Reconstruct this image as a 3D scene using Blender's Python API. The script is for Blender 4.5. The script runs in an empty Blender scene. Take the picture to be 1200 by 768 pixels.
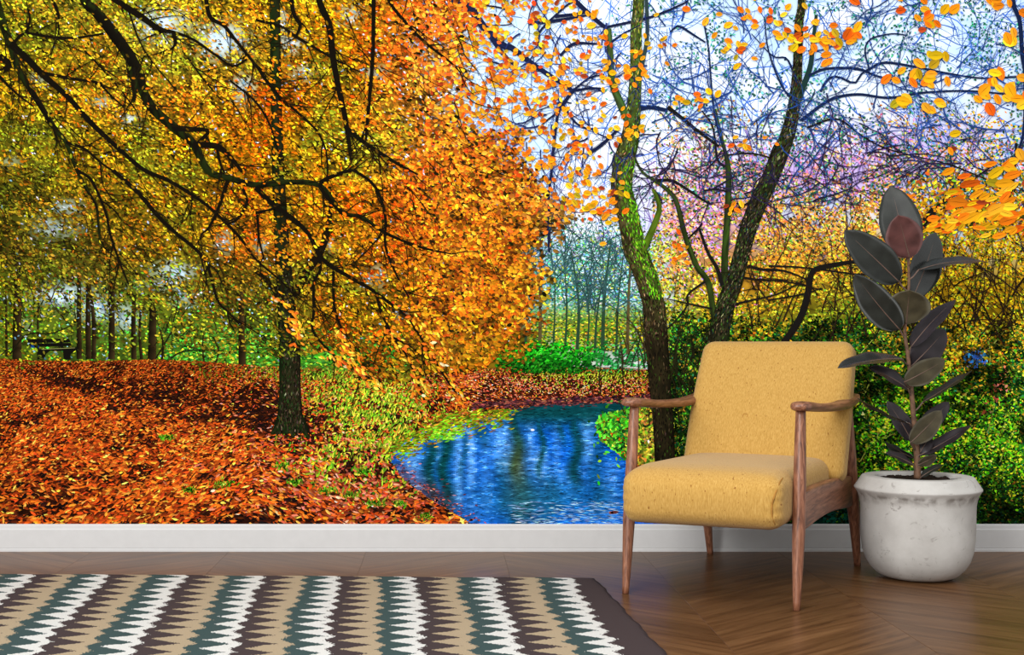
import bpy, bmesh, math, random
import numpy as np
from mathutils import Vector, Matrix

random.seed(7)
R0 = np.random.default_rng(11)
SC = bpy.context.scene
COL = SC.collection

# ------------------------------------------------------------------ camera
H, D, F = 0.8, 4.878, 1500.0          # eye height, distance to the wall, focal length in px (1200 wide)
PX0, PY0 = 520.0, 400.0               # where the optical axis meets the picture
cam_d = bpy.data.cameras.new('camera')
cam = bpy.data.objects.new('camera', cam_d)
COL.objects.link(cam)
cam.location = (0, -D, H)
cam.rotation_euler = (math.pi / 2, 0, 0)
cam_d.sensor_width = 36.0
cam_d.sensor_fit = 'HORIZONTAL'
cam_d.lens = 36.0 * F / 1200.0
cam_d.shift_x = (600 - PX0) / 1200.0
cam_d.shift_y = (PY0 - 384) / 1200.0
cam_d.clip_end = 100
SC.camera = cam

# ------------------------------------------------------------------ light
SC.view_settings.view_transform = 'Standard'
SC.view_settings.look = 'None'
SC.view_settings.gamma = 1.0
SC.view_settings.exposure = 0.31
world = bpy.data.worlds.new('room_light')
SC.world = world
world.use_nodes = True
bg = world.node_tree.nodes['Background']
bg.inputs[0].default_value = (1.0, 0.995, 0.985, 1)
bg.inputs[1].default_value = 0.62


def area_light(name, loc, target, sx, sy, power, color=(1, 1, 1)):
    l = bpy.data.lights.new(name, 'AREA')
    l.shape = 'RECTANGLE'
    l.size, l.size_y = sx, sy
    l.energy = power
    l.color = color
    o = bpy.data.objects.new(name, l)
    COL.objects.link(o)
    o.location = loc
    o.rotation_euler = (Vector(target) - Vector(loc)).to_track_quat('-Z', 'Y').to_euler()
    return o


area_light('window_light', (-2.2, -5.4, 2.3), (0.8, -0.3, 0.9), 2.2, 1.8, 205, (1.0, 0.985, 0.96))
area_light('ceiling_light', (0.6, -3.6, 3.6), (0.6, -0.8, 0.6), 3.0, 1.6, 60, (1.0, 0.99, 0.97))


# ------------------------------------------------------------------ helpers
def P(px, py, d):
    """pixel of the photograph at distance d from the camera plane -> world point"""
    return Vector(((px - PX0) / F * d, d - D, H - (py - PY0) / F * d))


def srgb(c):
    c = np.clip(np.asarray(c, float) / 255.0, 0, 1)
    return np.where(c <= 0.04045, c / 12.92, ((c + 0.055) / 1.055) ** 2.4)


def s4(*c):
    r = srgb(c)
    return (float(r[0]), float(r[1]), float(r[2]), 1.0)


def mat(name):
    m = bpy.data.materials.new(name)
    m.use_nodes = True
    nt = m.node_tree
    b = nt.nodes['Principled BSDF']
    return m, nt, b


def N(nt, kind, **kw):
    n = nt.nodes.new(kind)
    for k, v in kw.items():
        if hasattr(n, k):
            setattr(n, k, v)
        else:
            n.inputs[k.replace('_', ' ')].default_value = v
    return n


def ramp(nt, stops):
    n = nt.nodes.new('ShaderNodeValToRGB')
    e = n.color_ramp.elements
    while len(e) < len(stops):
        e.new(0.5)
    for el, (p, c) in zip(e, stops):
        el.position = p
        el.color = c
    return n


def link_mesh(name, me, parent=None, m=None, smooth=False):
    o = bpy.data.objects.new(name, me)
    COL.objects.link(o)
    if parent is not None:
        o.parent = parent
    if m is not None:
        me.materials.append(m)
    if smooth:
        for p in me.polygons:
            p.use_smooth = True
    return o


def from_bm(name, bm, parent=None, m=None, smooth=True):
    bmesh.ops.recalc_face_normals(bm, faces=bm.faces[:])
    me = bpy.data.meshes.new(name)
    bm.to_mesh(me)
    bm.free()
    return link_mesh(name, me, parent, m, smooth)


def empty(name, loc, rz=0):
    o = bpy.data.objects.new(name, None)
    COL.objects.link(o)
    o.location = loc
    o.rotation_euler = (0, 0, rz)
    o.empty_display_size = 0.1
    return o


def tag(o, label, cat, group=None):
    o['label'] = label
    o['category'] = cat
    if group:
        o['group'] = group
    return o


def structure(o):
    o['kind'] = 'structure'
    return o


def catmull(pts, n):
    pts = np.asarray(pts, float)
    k = len(pts)
    if k < 3:
        t = np.linspace(0, 1, n)[:, None]
        return pts[0] * (1 - t) + pts[-1] * t
    e = np.vstack([2 * pts[0] - pts[1], pts, 2 * pts[-1] - pts[-2]])
    u = np.linspace(0, k - 1 - 1e-6, n)
    i = u.astype(int)
    t = (u - i)[:, None]
    p0, p1, p2, p3 = e[i], e[i + 1], e[i + 2], e[i + 3]
    return 0.5 * (2 * p1 + (p2 - p0) * t + (2 * p0 - 5 * p1 + 4 * p2 - p3) * t * t + (3 * p1 - p0 - 3 * p2 + p3) * t ** 3)


def tube(bm, pts, radii, seg=14, n=24, flat=None, up=None):
    """round (or elliptical, flat = (across, up) factors) swept solid through pts"""
    c = catmull(pts, n)
    rr = np.interp(np.linspace(0, 1, n), np.linspace(0, 1, len(radii)), radii)
    rings = []
    prev = Vector(up) if up else None
    for i in range(n):
        a = c[max(i - 1, 0)]
        b = c[min(i + 1, n - 1)]
        t = Vector(b - a).normalized()
        ref = prev if prev is not None else (Vector((0, 0, 1)) if abs(t.z) < .8 else Vector((1, 0, 0)))
        s = t.cross(ref).normalized()
        w = s.cross(t).normalized()
        if up is None:
            prev = w
        ring = []
        for j in range(seg):
            an = 2 * math.pi * j / seg
            fx, fy = flat if flat else (1, 1)
            cx, cy = math.cos(an), math.sin(an)
            if flat:
                cx = math.copysign(abs(cx) ** .75, cx)
                cy = math.copysign(abs(cy) ** .75, cy)
            ring.append(bm.verts.new(Vector(c[i]) + s * (rr[i] * fx * cx) + w * (rr[i] * fy * cy)))
        rings.append(ring)
    for i in range(n - 1):
        for j in range(seg):
            k = (j + 1) % seg
            bm.faces.new((rings[i][j], rings[i][k], rings[i + 1][k], rings[i + 1][j]))
    bm.faces.new(rings[0][::-1])
    bm.faces.new(rings[-1])
    return bm


def rounded_box(hx, hy, hz, r, n=16):
    """cube shell with rounded edges as a bmesh centred on the origin"""
    bm = bmesh.new()
    bmesh.ops.create_cube(bm, size=2)
    bmesh.ops.subdivide_edges(bm, edges=bm.edges[:], cuts=n, use_grid_fill=True)
    h = Vector((hx, hy, hz))
    for v in bm.verts:
        q = []
        for k in range(3):
            x = v.co[k]
            # push the grid towards the edges so that the rounding is well resolved
            x = math.copysign(1 - (1 - abs(x)) ** 1.6, x)
            q.append(x * h[k])
        q = Vector(q)
        inner = Vector([max(-h[k] + r, min(h[k] - r, q[k])) for k in range(3)])
        dd = q - inner
        if dd.length > 1e-9:
            v.co = inner + dd.normalized() * r
        else:
            v.co = q
    return bm


def box(bm, x0, x1, y0, y1, z0, z1):
    v = [bm.verts.new((x, y, z)) for x in (x0, x1) for y in (y0, y1) for z in (z0, z1)]
    for f in ((0, 1, 3, 2), (4, 6, 7, 5), (0, 4, 5, 1), (2, 3, 7, 6), (0, 2, 6, 4), (1, 5, 7, 3)):
        bm.faces.new([v[i] for i in f])


# ------------------------------------------------------------------ materials
def wood_floor_mat():
    m, nt, b = mat('floor_wood')
    tc = N(nt, 'ShaderNodeTexCoord')
    oi = N(nt, 'ShaderNodeObjectInfo')
    off = N(nt, 'ShaderNodeVectorMath', operation='MULTIPLY')
    comb = N(nt, 'ShaderNodeCombineXYZ')
    nt.links.new(oi.outputs['Random'], comb.inputs[0])
    nt.links.new(oi.outputs['Random'], comb.inputs[1])
    nt.links.new(comb.outputs[0], off.inputs[0])
    off.inputs[1].default_value = (37.0, 91.0, 0)
    add = N(nt, 'ShaderNodeVectorMath', operation='ADD')
    nt.links.new(tc.outputs['Object'], add.inputs[0])
    nt.links.new(off.outputs[0], add.inputs[1])
    mp = N(nt, 'ShaderNodeMapping')
    mp.inputs['Scale'].default_value = (1.6, 22.0, 1.0)
    nt.links.new(add.outputs[0], mp.inputs[0])
    no = N(nt, 'ShaderNodeTexNoise', Scale=1.6, Detail=7.0, Roughness=0.62, Distortion=0.7)
    nt.links.new(mp.outputs[0], no.inputs['Vector'])
    cr = ramp(nt, [(0.25, s4(62, 39, 22)), (0.45, s4(93, 63, 38)), (0.6, s4(108, 76, 48)), (0.8, s4(126, 92, 60))])
    nt.links.new(no.outputs['Fac'], cr.inputs[0])
    mp2 = N(nt, 'ShaderNodeMapping')
    mp2.inputs['Scale'].default_value = (0.7, 4.0, 1.0)
    nt.links.new(add.outputs[0], mp2.inputs[0])
    n2 = N(nt, 'ShaderNodeTexNoise', Scale=1.2, Detail=3.0)
    nt.links.new(mp2.outputs[0], n2.inputs['Vector'])
    mr = N(nt, 'ShaderNodeMapRange')
    mr.inputs[3].default_value = 0.72
    mr.inputs[4].default_value = 1.2
    nt.links.new(n2.outputs['Fac'], mr.inputs[0])
    mr2 = N(nt, 'ShaderNodeMapRange')
    mr2.inputs[3].default_value = 0.9
    mr2.inputs[4].default_value = 1.1
    nt.links.new(oi.outputs['Random'], mr2.inputs[0])
    mu = N(nt, 'ShaderNodeMath', operation='MULTIPLY')
    nt.links.new(mr.outputs[0], mu.inputs[0])
    nt.links.new(mr2.outputs[0], mu.inputs[1])
    vm = N(nt, 'ShaderNodeVectorMath', operation='SCALE')
    nt.links.new(cr.outputs[0], vm.inputs[0])
    nt.links.new(mu.outputs[0], vm.inputs['Scale'])
    nt.links.new(vm.outputs[0], b.inputs['Base Color'])
    b.inputs['Roughness'].default_value = 0.3
    b.inputs['Specular IOR Level'].default_value = 0.5
    b.inputs['IOR'].default_value = 1.2
    bp = N(nt, 'ShaderNodeBump', Strength=0.06, Distance=0.002)
    nt.links.new(no.outputs['Fac'], bp.inputs['Height'])
    nt.links.new(bp.outputs[0], b.inputs['Normal'])
    return m


def plain_mat(name, c, rough=0.5, spec=0.4, noise=0.0, scale=30):
    m, nt, b = mat(name)
    b.inputs['Roughness'].default_value = rough
    b.inputs['Specular IOR Level'].default_value = spec
    tc = N(nt, 'ShaderNodeTexCoord')
    no = N(nt, 'ShaderNodeTexNoise', Scale=scale, Detail=4.0)
    nt.links.new(tc.outputs['Object'], no.inputs['Vector'])
    lo = [x * (1 - noise) for x in c]
    hi = [x * (1 + noise) for x in c]
    cr = ramp(nt, [(0.3, s4(*lo)), (0.7, s4(*hi))])
    nt.links.new(no.outputs['Fac'], cr.inputs[0])
    nt.links.new(cr.outputs[0], b.inputs['Base Color'])
    return m


def print_mat():
    m, nt, b = mat('mural_print')
    at = N(nt, 'ShaderNodeAttribute', attribute_name='ink')
    nt.links.new(at.outputs['Color'], b.inputs['Base Color'])
    b.inputs['Roughness'].default_value = 1.0
    b.inputs['Specular IOR Level'].default_value = 0.0
    return m


def chair_wood_mat():
    m, nt, b = mat('walnut')
    tc = N(nt, 'ShaderNodeTexCoord')
    mp = N(nt, 'ShaderNodeMapping')
    at = N(nt, 'ShaderNodeAttribute', attribute_name='grain')     # grain runs along each piece
    nt.links.new(at.outputs['Vector'], mp.inputs[0])
    mp.inputs['Scale'].default_value = (9.0, 110.0, 110.0)
    no = N(nt, 'ShaderNodeTexNoise', Scale=1.0, Detail=5.0, Roughness=0.6, Distortion=0.8)
    nt.links.new(mp.outputs[0], no.inputs['Vector'])
    cr = ramp(nt, [(0.3, s4(78, 42, 28)), (0.48, s4(126, 80, 57)), (0.62, s4(154, 104, 78)), (0.8, s4(174, 126, 100))])
    nt.links.new(no.outputs['Fac'], cr.inputs[0])
    nt.links.new(cr.outputs[0], b.inputs['Base Color'])
    b.inputs['Roughness'].default_value = 0.42
    bp = N(nt, 'ShaderNodeBump', Strength=0.15, Distance=0.001)
    nt.links.new(no.outputs['Fac'], bp.inputs['Height'])
    nt.links.new(bp.outputs[0], b.inputs['Normal'])
    return m


def fabric_mat():
    m, nt, b = mat('mustard_fabric')
    tc = N(nt, 'ShaderNodeTexCoord')

    def layer(scale_vec, sc, det):
        mp = N(nt, 'ShaderNodeMapping')
        mp.inputs['Scale'].default_value = scale_vec
        nt.links.new(tc.outputs['Object'], mp.inputs[0])
        no = N(nt, 'ShaderNodeTexNoise', Scale=sc, Detail=det)
        nt.links.new(mp.outputs[0], no.inputs['Vector'])
        return no
    warp = layer((1, 0.4, 0.16), 420, 4)       # slub threads running up the cloth
    cr = ramp(nt, [(0.3, s4(167, 128, 62)), (0.5, s4(183, 143, 74)), (0.7, s4(195, 157, 88))])
    nt.links.new(warp.outputs['Fac'], cr.inputs[0])
    spk = layer((1, 0.6, 0.5), 150, 1)
    cs = ramp(nt, [(0.0, (1, 1, 1, 1)), (0.25, (1, 1, 1, 1)), (0.29, (0, 0, 0, 1))])
    nt.links.new(spk.outputs['Fac'], cs.inputs[0])
    mx = N(nt, 'ShaderNodeMix', data_type='RGBA')
    nt.links.new(cs.outputs[0], mx.inputs[0])
    nt.links.new(cr.outputs[0], mx.inputs[6])
    mx.inputs[7].default_value = s4(138, 94, 42)
    nt.links.new(mx.outputs[2], b.inputs['Base Color'])
    b.inputs['Roughness'].default_value = 0.95
    b.inputs['Specular IOR Level'].default_value = 0.1
    b.inputs['Sheen Weight'].default_value = 0.15
    big = layer((1, 1, 0.6), 14, 2)
    ad = N(nt, 'ShaderNodeMath', operation='MULTIPLY_ADD')
    nt.links.new(big.outputs['Fac'], ad.inputs[0])
    ad.inputs[1].default_value = 2.2
    nt.links.new(warp.outputs['Fac'], ad.inputs[2])
    bp = N(nt, 'ShaderNodeBump', Strength=0.22, Distance=0.004)
    nt.links.new(ad.outputs[0], bp.inputs['Height'])
    nt.links.new(bp.outputs[0], b.inputs['Normal'])
    return m


def concrete_mat():
    m, nt, b = mat('whitewashed_concrete')
    tc = N(nt, 'ShaderNodeTexCoord')
    n1 = N(nt, 'ShaderNodeTexNoise', Scale=7.0, Detail=5.0, Roughness=0.6)
    nt.links.new(tc.outputs['Object'], n1.inputs['Vector'])
    c1 = ramp(nt, [(0.3, s4(170, 167, 163)), (0.55, s4(186, 184, 180)), (0.75, s4(197, 195, 192))])
    nt.links.new(n1.outputs['Fac'], c1.inputs[0])
    n2 = N(nt, 'ShaderNodeTexNoise', Scale=24.0, Detail=6.0, Roughness=0.7, Distortion=1.2)
    mp = N(nt, 'ShaderNodeMapping')
    mp.inputs['Location'].default_value = (3.1, 1.7, 0.4)
    nt.links.new(tc.outputs['Object'], mp.inputs[0])
    nt.links.new(mp.outputs[0], n2.inputs['Vector'])
    c2 = ramp(nt, [(0.0, (1, 1, 1, 1)), (0.34, (.8, .8, .8, 1)), (0.41, (0, 0, 0, 1))])
    nt.links.new(n2.outputs['Fac'], c2.inputs[0])
    mx = N(nt, 'ShaderNodeMix', data_type='RGBA')
    nt.links.new(c2.outputs[0], mx.inputs[0])
    nt.links.new(c1.outputs[0], mx.inputs[6])
    mx.inputs[7].default_value = s4(140, 135, 130)
    # the scuffed shoulder just below the flared rim
    sep = N(nt, 'ShaderNodeSeparateXYZ')
    nt.links.new(tc.outputs['Object'], sep.inputs[0])
    band = ramp(nt, [(0.0, (0, 0, 0, 1)), (0.255, (0, 0, 0, 1)), (0.285, (1, 1, 1, 1)), (0.298, (0, 0, 0, 1))])
    nt.links.new(sep.outputs['Z'], band.inputs[0])
    n3 = N(nt, 'ShaderNodeTexNoise', Scale=30.0, Detail=5.0)
    nt.links.new(tc.outputs['Object'], n3.inputs['Vector'])
    c3 = ramp(nt, [(0.40, (0, 0, 0, 1)), (0.62, (1, 1, 1, 1))])
    nt.links.new(n3.outputs['Fac'], c3.inputs[0])
    mm = N(nt, 'ShaderNodeMath', operation='MULTIPLY')
    nt.links.new(band.outputs[0], mm.inputs[0])
    nt.links.new(c3.outputs[0], mm.inputs[1])
    mx2 = N(nt, 'ShaderNodeMix', data_type='RGBA')
    nt.links.new(mm.outputs[0], mx2.inputs[0])
    nt.links.new(mx.outputs[2], mx2.inputs[6])
    mx2.inputs[7].default_value = s4(120, 114, 108)
    nt.links.new(mx2.outputs[2], b.inputs['Base Color'])
    b.inputs['Roughness'].default_value = 0.85
    bp = N(nt, 'ShaderNodeBump', Strength=0.25, Distance=0.002)
    nt.links.new(n2.outputs['Fac'], bp.inputs['Height'])
    nt.links.new(bp.outputs[0], b.inputs['Normal'])
    return m


def leaf_mat(name, c, rough=0.38):
    m, nt, b = mat(name)
    at = N(nt, 'ShaderNodeAttribute', attribute_name='grain')     # (along, across) of the blade
    sep = N(nt, 'ShaderNodeSeparateXYZ')
    nt.links.new(at.outputs['Vector'], sep.inputs[0])
    ab = N(nt, 'ShaderNodeMath', operation='ABSOLUTE')
    nt.links.new(sep.outputs['Y'], ab.inputs[0])
    md = N(nt, 'ShaderNodeMath', operation='MULTIPLY_ADD')        # side veins slant towards the tip
    nt.links.new(ab.outputs[0], md.inputs[0])
    md.inputs[1].default_value = -0.6
    nt.links.new(sep.outputs['X'], md.inputs[2])
    sn = N(nt, 'ShaderNodeMath', operation='MULTIPLY')
    nt.links.new(md.outputs[0], sn.inputs[0])
    sn.inputs[1].default_value = 105.0
    s2 = N(nt, 'ShaderNodeMath', operation='SINE')
    nt.links.new(sn.outputs[0], s2.inputs[0])
    mr = N(nt, 'ShaderNodeMapRange')
    mr.inputs[1].default_value = -1
    mr.inputs[3].default_value = 0.9
    mr.inputs[4].default_value = 1.12
    nt.links.new(s2.outputs[0], mr.inputs[0])
    tc = N(nt, 'ShaderNodeTexCoord')
    no = N(nt, 'ShaderNodeTexNoise', Scale=22.0, Detail=3.0)
    nt.links.new(tc.outputs['Object'], no.inputs['Vector'])
    cr = ramp(nt, [(0.3, s4(*[x * .85 for x in c])), (0.7, s4(*[x * 1.15 for x in c]))])
    nt.links.new(no.outputs['Fac'], cr.inputs[0])
    vm = N(nt, 'ShaderNodeVectorMath', operation='SCALE')
    nt.links.new(cr.outputs[0], vm.inputs[0])
    nt.links.new(mr.outputs[0], vm.inputs['Scale'])
    nt.links.new(vm.outputs[0], b.inputs['Base Color'])
    b.inputs['Roughness'].default_value = rough
    b.inputs['Specular IOR Level'].default_value = 0.6 if rough < .3 else 0.32
    bp = N(nt, 'ShaderNodeBump', Strength=0.12, Distance=0.001)
    nt.links.new(s2.outputs[0], bp.inputs['Height'])
    nt.links.new(bp.outputs[0], b.inputs['Normal'])
    return m


M_FLOOR = wood_floor_mat()
M_WALL = plain_mat('wall_paint', (225, 223, 218), 0.8, 0.2, 0.02)
M_BASE = plain_mat('white_gloss_paint', (197, 197, 197), 0.4, 0.3, 0.01)
M_SUB = plain_mat('subfloor', (70, 50, 35), 0.9, 0.1, 0.1)
M_PRINT = print_mat()
M_WOOD = chair_wood_mat()
M_FAB = fabric_mat()
M_CONC = concrete_mat()

# ------------------------------------------------------------------ the room
WX0, WX1, WZ = -2.3, 2.95, 2.55
bm = bmesh.new()
box(bm, WX0, WX1, 0.0, 0.12, 0.0, WZ)
structure(from_bm('wall_back', bm, None, M_WALL, False))

floor_bm = bmesh.new()
box(floor_bm, WX0, WX1, -5.6, 0.0, -0.06, -0.012)
floor = structure(from_bm('floor', floor_bm, None, M_SUB, False))

# baseboard: a moulded profile run along the wall
prof = [(0, 0), (-.018, 0), (-.018, .009), (-.0165, .0105), (-.0155, .0105), (-.0155, .013), (-.0165, .014), (-.0165, .083), (-.0145, .087),
        (-.0135, .0985), (-.0115, .1025), (-.008, .104), (0, .104)]
bm = bmesh.new()
rows = []
for x in (WX0, WX1):
    rows.append([bm.verts.new((x, y, z)) for y, z in prof])
for i in range(len(prof)):
    j = (i + 1) % len(prof)
    bm.faces.new((rows[0][i], rows[0][j], rows[1][j], rows[1][i]))
bm.faces.new(rows[0][::-1])
bm.faces.new(rows[1])
structure(from_bm('baseboard_back', bm, None, M_BASE, False))


# chevron parquet: every plank is an object, child of the floor
def clip_poly(poly, axis, lim, keep_less):
    out = []
    for i in range(len(poly)):
        a, b2 = poly[i], poly[(i + 1) % len(poly)]
        ina = (a[axis] <= lim) if keep_less else (a[axis] >= lim)
        inb = (b2[axis] <= lim) if keep_less else (b2[axis] >= lim)
        if ina:
            out.append(a)
        if ina != inb:
            t = (lim - a[axis]) / (b2[axis] - a[axis])
            out.append((a[0] + (b2[0] - a[0]) * t, a[1] + (b2[1] - a[1]) * t))
    return out


def plank_mesh(poly, cx, cy, ang):
    """poly in world xy -> bevelled plank in local coordinates whose x axis is the grain"""
    ca, sa = math.cos(-ang), math.sin(-ang)
    loc = [((x - cx) * ca - (y - cy) * sa, (x - cx) * sa + (y - cy) * ca) for x, y in poly]
    mx = sum(p[0] for p in loc) / len(loc)
    my = sum(p[1] for p in loc) / len(loc)
    me = bpy.data.meshes.new('floor_plank')
    n = len(loc)

    def inset(dv):
        res = []
        for x, y in loc:
            L = math.hypot(x - mx, y - my) or 1
            res.append((x - (x - mx) / L * dv, y - (y - my) / L * dv))
        return res
    vs = [(x, y, -0.012) for x, y in inset(.0002)] + [(x, y, -0.0006) for x, y in inset(.0002)] + [(x, y, 0.0) for x, y in inset(.0009)]
    fs = [tuple(range(n))[::-1], tuple(range(2 * n, 3 * n))]
    for i in range(n):
        j = (i + 1) % n
        fs.append((i, j, n + j, n + i))
        fs.append((n + i, n + j, 2 * n + j, 2 * n + i))
    me.from_pydata(vs, [], fs)
    me.materials.append(M_FLOOR)
    return me


CW = 0.52                    # width of a chevron column
RISE = 0.44                  # how far a plank climbs across its column
PW = 0.185                   # plank pitch along the column
X_PEAK = 0.225
shared = {}
ci0 = int(math.floor((WX0 - X_PEAK) / CW))
ci1 = int(math.ceil((WX1 - X_PEAK) / CW))
for ci in range(ci0, ci1):
    xa = X_PEAK + ci * CW
    xb = xa + CW
    s = -1 if ci % 2 == 0 else 1          # right of a peak the planks fall away from the wall
    ya0, yb0 = (0, -RISE) if s < 0 else (-RISE, 0)
    ang = math.atan2(yb0 - ya0, CW)
    k = -1
    while True:
        base = 0.44 - PW * (k + 1)
        k += 1
        poly = [(xa, base + ya0 - PW), (xb, base + yb0 - PW), (xb, base + yb0), (xa, base + ya0)]
        if max(p[1] for p in poly) < -3.1:
            break
        q = poly
        for axis, lim, less in ((1, -0.001, True), (0, WX0, False), (0, WX1, True)):
            if len(q) >= 3:
                q = clip_poly(q, axis, lim, less)
        if len(q) < 3:
            continue
        area = 0.5 * abs(sum(q[i][0] * q[(i + 1) % len(q)][1] - q[(i + 1) % len(q)][0] * q[i][1] for i in range(len(q))))
        if area < 0.002:
            continue
        cx, cy = (xa + xb) / 2, base + (ya0 + yb0) / 2 - PW / 2
        full = q == poly
        if full and s in shared:
            me = shared[s]
        else:
            me = plank_mesh(q, cx, cy, ang)
            if full:
                shared[s] = me
        o = bpy.data.objects.new('floor_plank', me)
        COL.objects.link(o)
        o.parent = floor
        o.location = (cx, cy, 0)
        o.rotation_euler = (0, 0, ang)
bm = bmesh.new()               # the boards go on towards and behind the camera
box(bm, WX0, WX1, -5.6, -3.3, -0.012, -0.001)
from_bm('floor_board', bm, floor, M_FLOOR, False)


# ------------------------------------------------------------------ zigzag rug
def rug_mat():
    m, nt, b = mat('woven_zigzag')
    at = N(nt, 'ShaderNodeAttribute', attribute_name='grain')     # metres from the right edge, metres from the far edge
    sep = N(nt, 'ShaderNodeSeparateXYZ')
    nt.links.new(at.outputs['Vector'], sep.inputs[0])

    def M(op, a, b2=None, c=None):
        n = N(nt, 'ShaderNodeMath', operation=op)
        for i, x in enumerate((a, b2, c)):
            if x is None:
                continue
            if isinstance(x, (int, float)):
                n.inputs[i].default_value = x
            else:
                nt.links.new(x, n.inputs[i])
        return n.outputs[0]
    u, v = sep.outputs['X'], sep.outputs['Y']
    u = M('ADD', M('MULTIPLY', M('SUBTRACT', u, 0.96), M('MULTIPLY_ADD', v, 0.045, 1.0)), 0.96)
    vq = M('MULTIPLY', M('FLOOR', M('DIVIDE', v, 0.0055)), 0.0055)     # rows of weft
    cmb = N(nt, 'ShaderNodeCombineXYZ')
    nt.links.new(u, cmb.inputs[0])
    nt.links.new(vq, cmb.inputs[1])

    def noise(sc, vec, det=1.0):
        n = N(nt, 'ShaderNodeTexNoise', Scale=sc, Detail=det)
        nt.links.new(vec, n.inputs['Vector'])
        return M('SUBTRACT', n.outputs['Fac'], 0.5)
    big = noise(2.3, at.outputs['Vector'])
    mid = noise(14.0, at.outputs['Vector'])
    jag = noise(160.0, cmb.outputs[0])
    pitch = 0.094
    vv = M('ADD', vq, M('MULTIPLY', mid, 0.018))
    t = M('DIVIDE', M('PINGPONG', vv, pitch / 2), pitch / 2)
    s = M('DIVIDE', M('SUBTRACT', 0.098, u), 0.259)
    s = M('ADD', s, M('ADD', M('MULTIPLY', big, 0.22), M('ADD', M('MULTIPLY', mid, 0.10), M('MULTIPLY', jag, 0.15))))
    q = M('FRACT', s)
    border = M('GREATER_THAN', s, 0.0)
    A = M('MULTIPLY', t, 0.106)
    B = M('MULTIPLY_ADD', t, 0.32, 0.16)
    C = M('MULTIPLY_ADD', t, 0.106, 0.54)
    Dd = M('MULTIPLY_ADD', t, 0.28, 0.71)
    gA, gB, gC, gD = (M('GREATER_THAN', q, x) for x in (A, B, C, Dd))
    white, brown, beige, teal = s4(212, 212, 209), s4(70, 60, 61), s4(170, 153, 127), s4(62, 80, 80)

    def mixc(f, a, c):
        n = N(nt, 'ShaderNodeMix', data_type='RGBA')
        nt.links.new(f, n.inputs[0])
        for i, x in ((6, a), (7, c)):
            if isinstance(x, tuple):
                n.inputs[i].default_value = x
            else:
                nt.links.new(x, n.inputs[i])
        return n.outputs[2]
    nb = M('SUBTRACT', 1.0, border)
    c = mixc(gA, white, brown)
    c = mixc(M('MULTIPLY', gB, nb), c, beige)
    c = mixc(M('MULTIPLY', gC, nb), c, teal)
    c = mixc(M('MULTIPLY', gD, nb), c, white)
    # plain dark selvedge along the far edge
    fine = noise(420.0, at.outputs['Vector'], 2.0)
    sc = N(nt, 'ShaderNodeVectorMath', operation='SCALE')
    nt.links.new(c, sc.inputs[0])
    nt.links.new(M('MULTIPLY_ADD', fine, 1.0, 1.0), sc.inputs['Scale'])
    nt.links.new(sc.outputs[0], b.inputs['Base Color'])
    b.inputs['Roughness'].default_value = 1.0
    b.inputs['Specular IOR Level'].default_value = 0.05
    rows_ = M('SINE', M('MULTIPLY', v, 2 * math.pi / 0.0055))
    bp = N(nt, 'ShaderNodeBump', Strength=0.4, Distance=0.002)
    nt.links.new(M('MULTIPLY_ADD', fine, 2.0, rows_), bp.inputs['Height'])
    nt.links.new(bp.outputs[0], b.inputs['Normal'])
    return m


def set_vec(me, name, arr):
    a = me.attributes.new(name, 'FLOAT_VECTOR', 'POINT')
    a.data.foreach_set('vector', np.asarray(arr, np.float32).ravel())


rug_c = Vector((0.506, -0.592, 0))
eu = Vector((-0.9993, 0.0386, 0))
ev = Vector((0.0575, -0.998, 0))
LU, LV, TH = 2.28, 1.62, 0.010
nu, nv = 150, 90
vs, uvw, fs = [], [], []
for j in range(nv + 1):
    for i in range(nu + 1):
        u, v = LU * i / nu, LV * j / nv
        wob = 0.0025 * math.sin(v * 23 + 1.0) + 0.0015 * math.sin(v * 61)
        wv = 0.0025 * math.sin(u * 17) + 0.0015 * math.sin(u * 53 + 2)
        p = rug_c + eu * (u + wob) + ev * (v + wv)
        edge = min(i, nu - i, j, nv - j)
        z = TH if edge > 0 else TH * .55
        vs.append((p.x, p.y, z + 0.0006 * math.sin(u * 9 + v * 7)))
        uvw.append((u, v, 0))
nt_ = len(vs)
for j in range(nv + 1):
    for i in range(nu + 1):
        if i in (0, nu) or j in (0, nv):
            pass
idx = lambda i, j: j * (nu + 1) + i
for j in range(nv):
    for i in range(nu):
        fs.append((idx(i, j), idx(i, j + 1), idx(i + 1, j + 1), idx(i + 1, j)))
ringi = [idx(i, 0) for i in range(nu)] + [idx(nu, j) for j in range(nv)] + [idx(i, nv) for i in range(nu, 0, -1)] + [idx(0, j) for j in range(nv, 0, -1)]
b0 = len(vs)
for k in ringi:
    vs.append((vs[k][0], vs[k][1], 0.0005))
    uvw.append(uvw[k])
m_ = len(ringi)
for k in range(m_):
    l = (k + 1) % m_
    fs.append((ringi[k], ringi[l], b0 + l, b0 + k))
fs.append(tuple(b0 + k for k in range(m_)))
me = bpy.data.meshes.new('rug')
me.from_pydata(vs, [], fs)
set_vec(me, 'grain', uvw)
rug = link_mesh('rug', me, None, rug_mat(), True)
tag(rug, 'flat-woven zigzag rug in white, beige, slate green and plum brown on the wood floor', 'rug')


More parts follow.
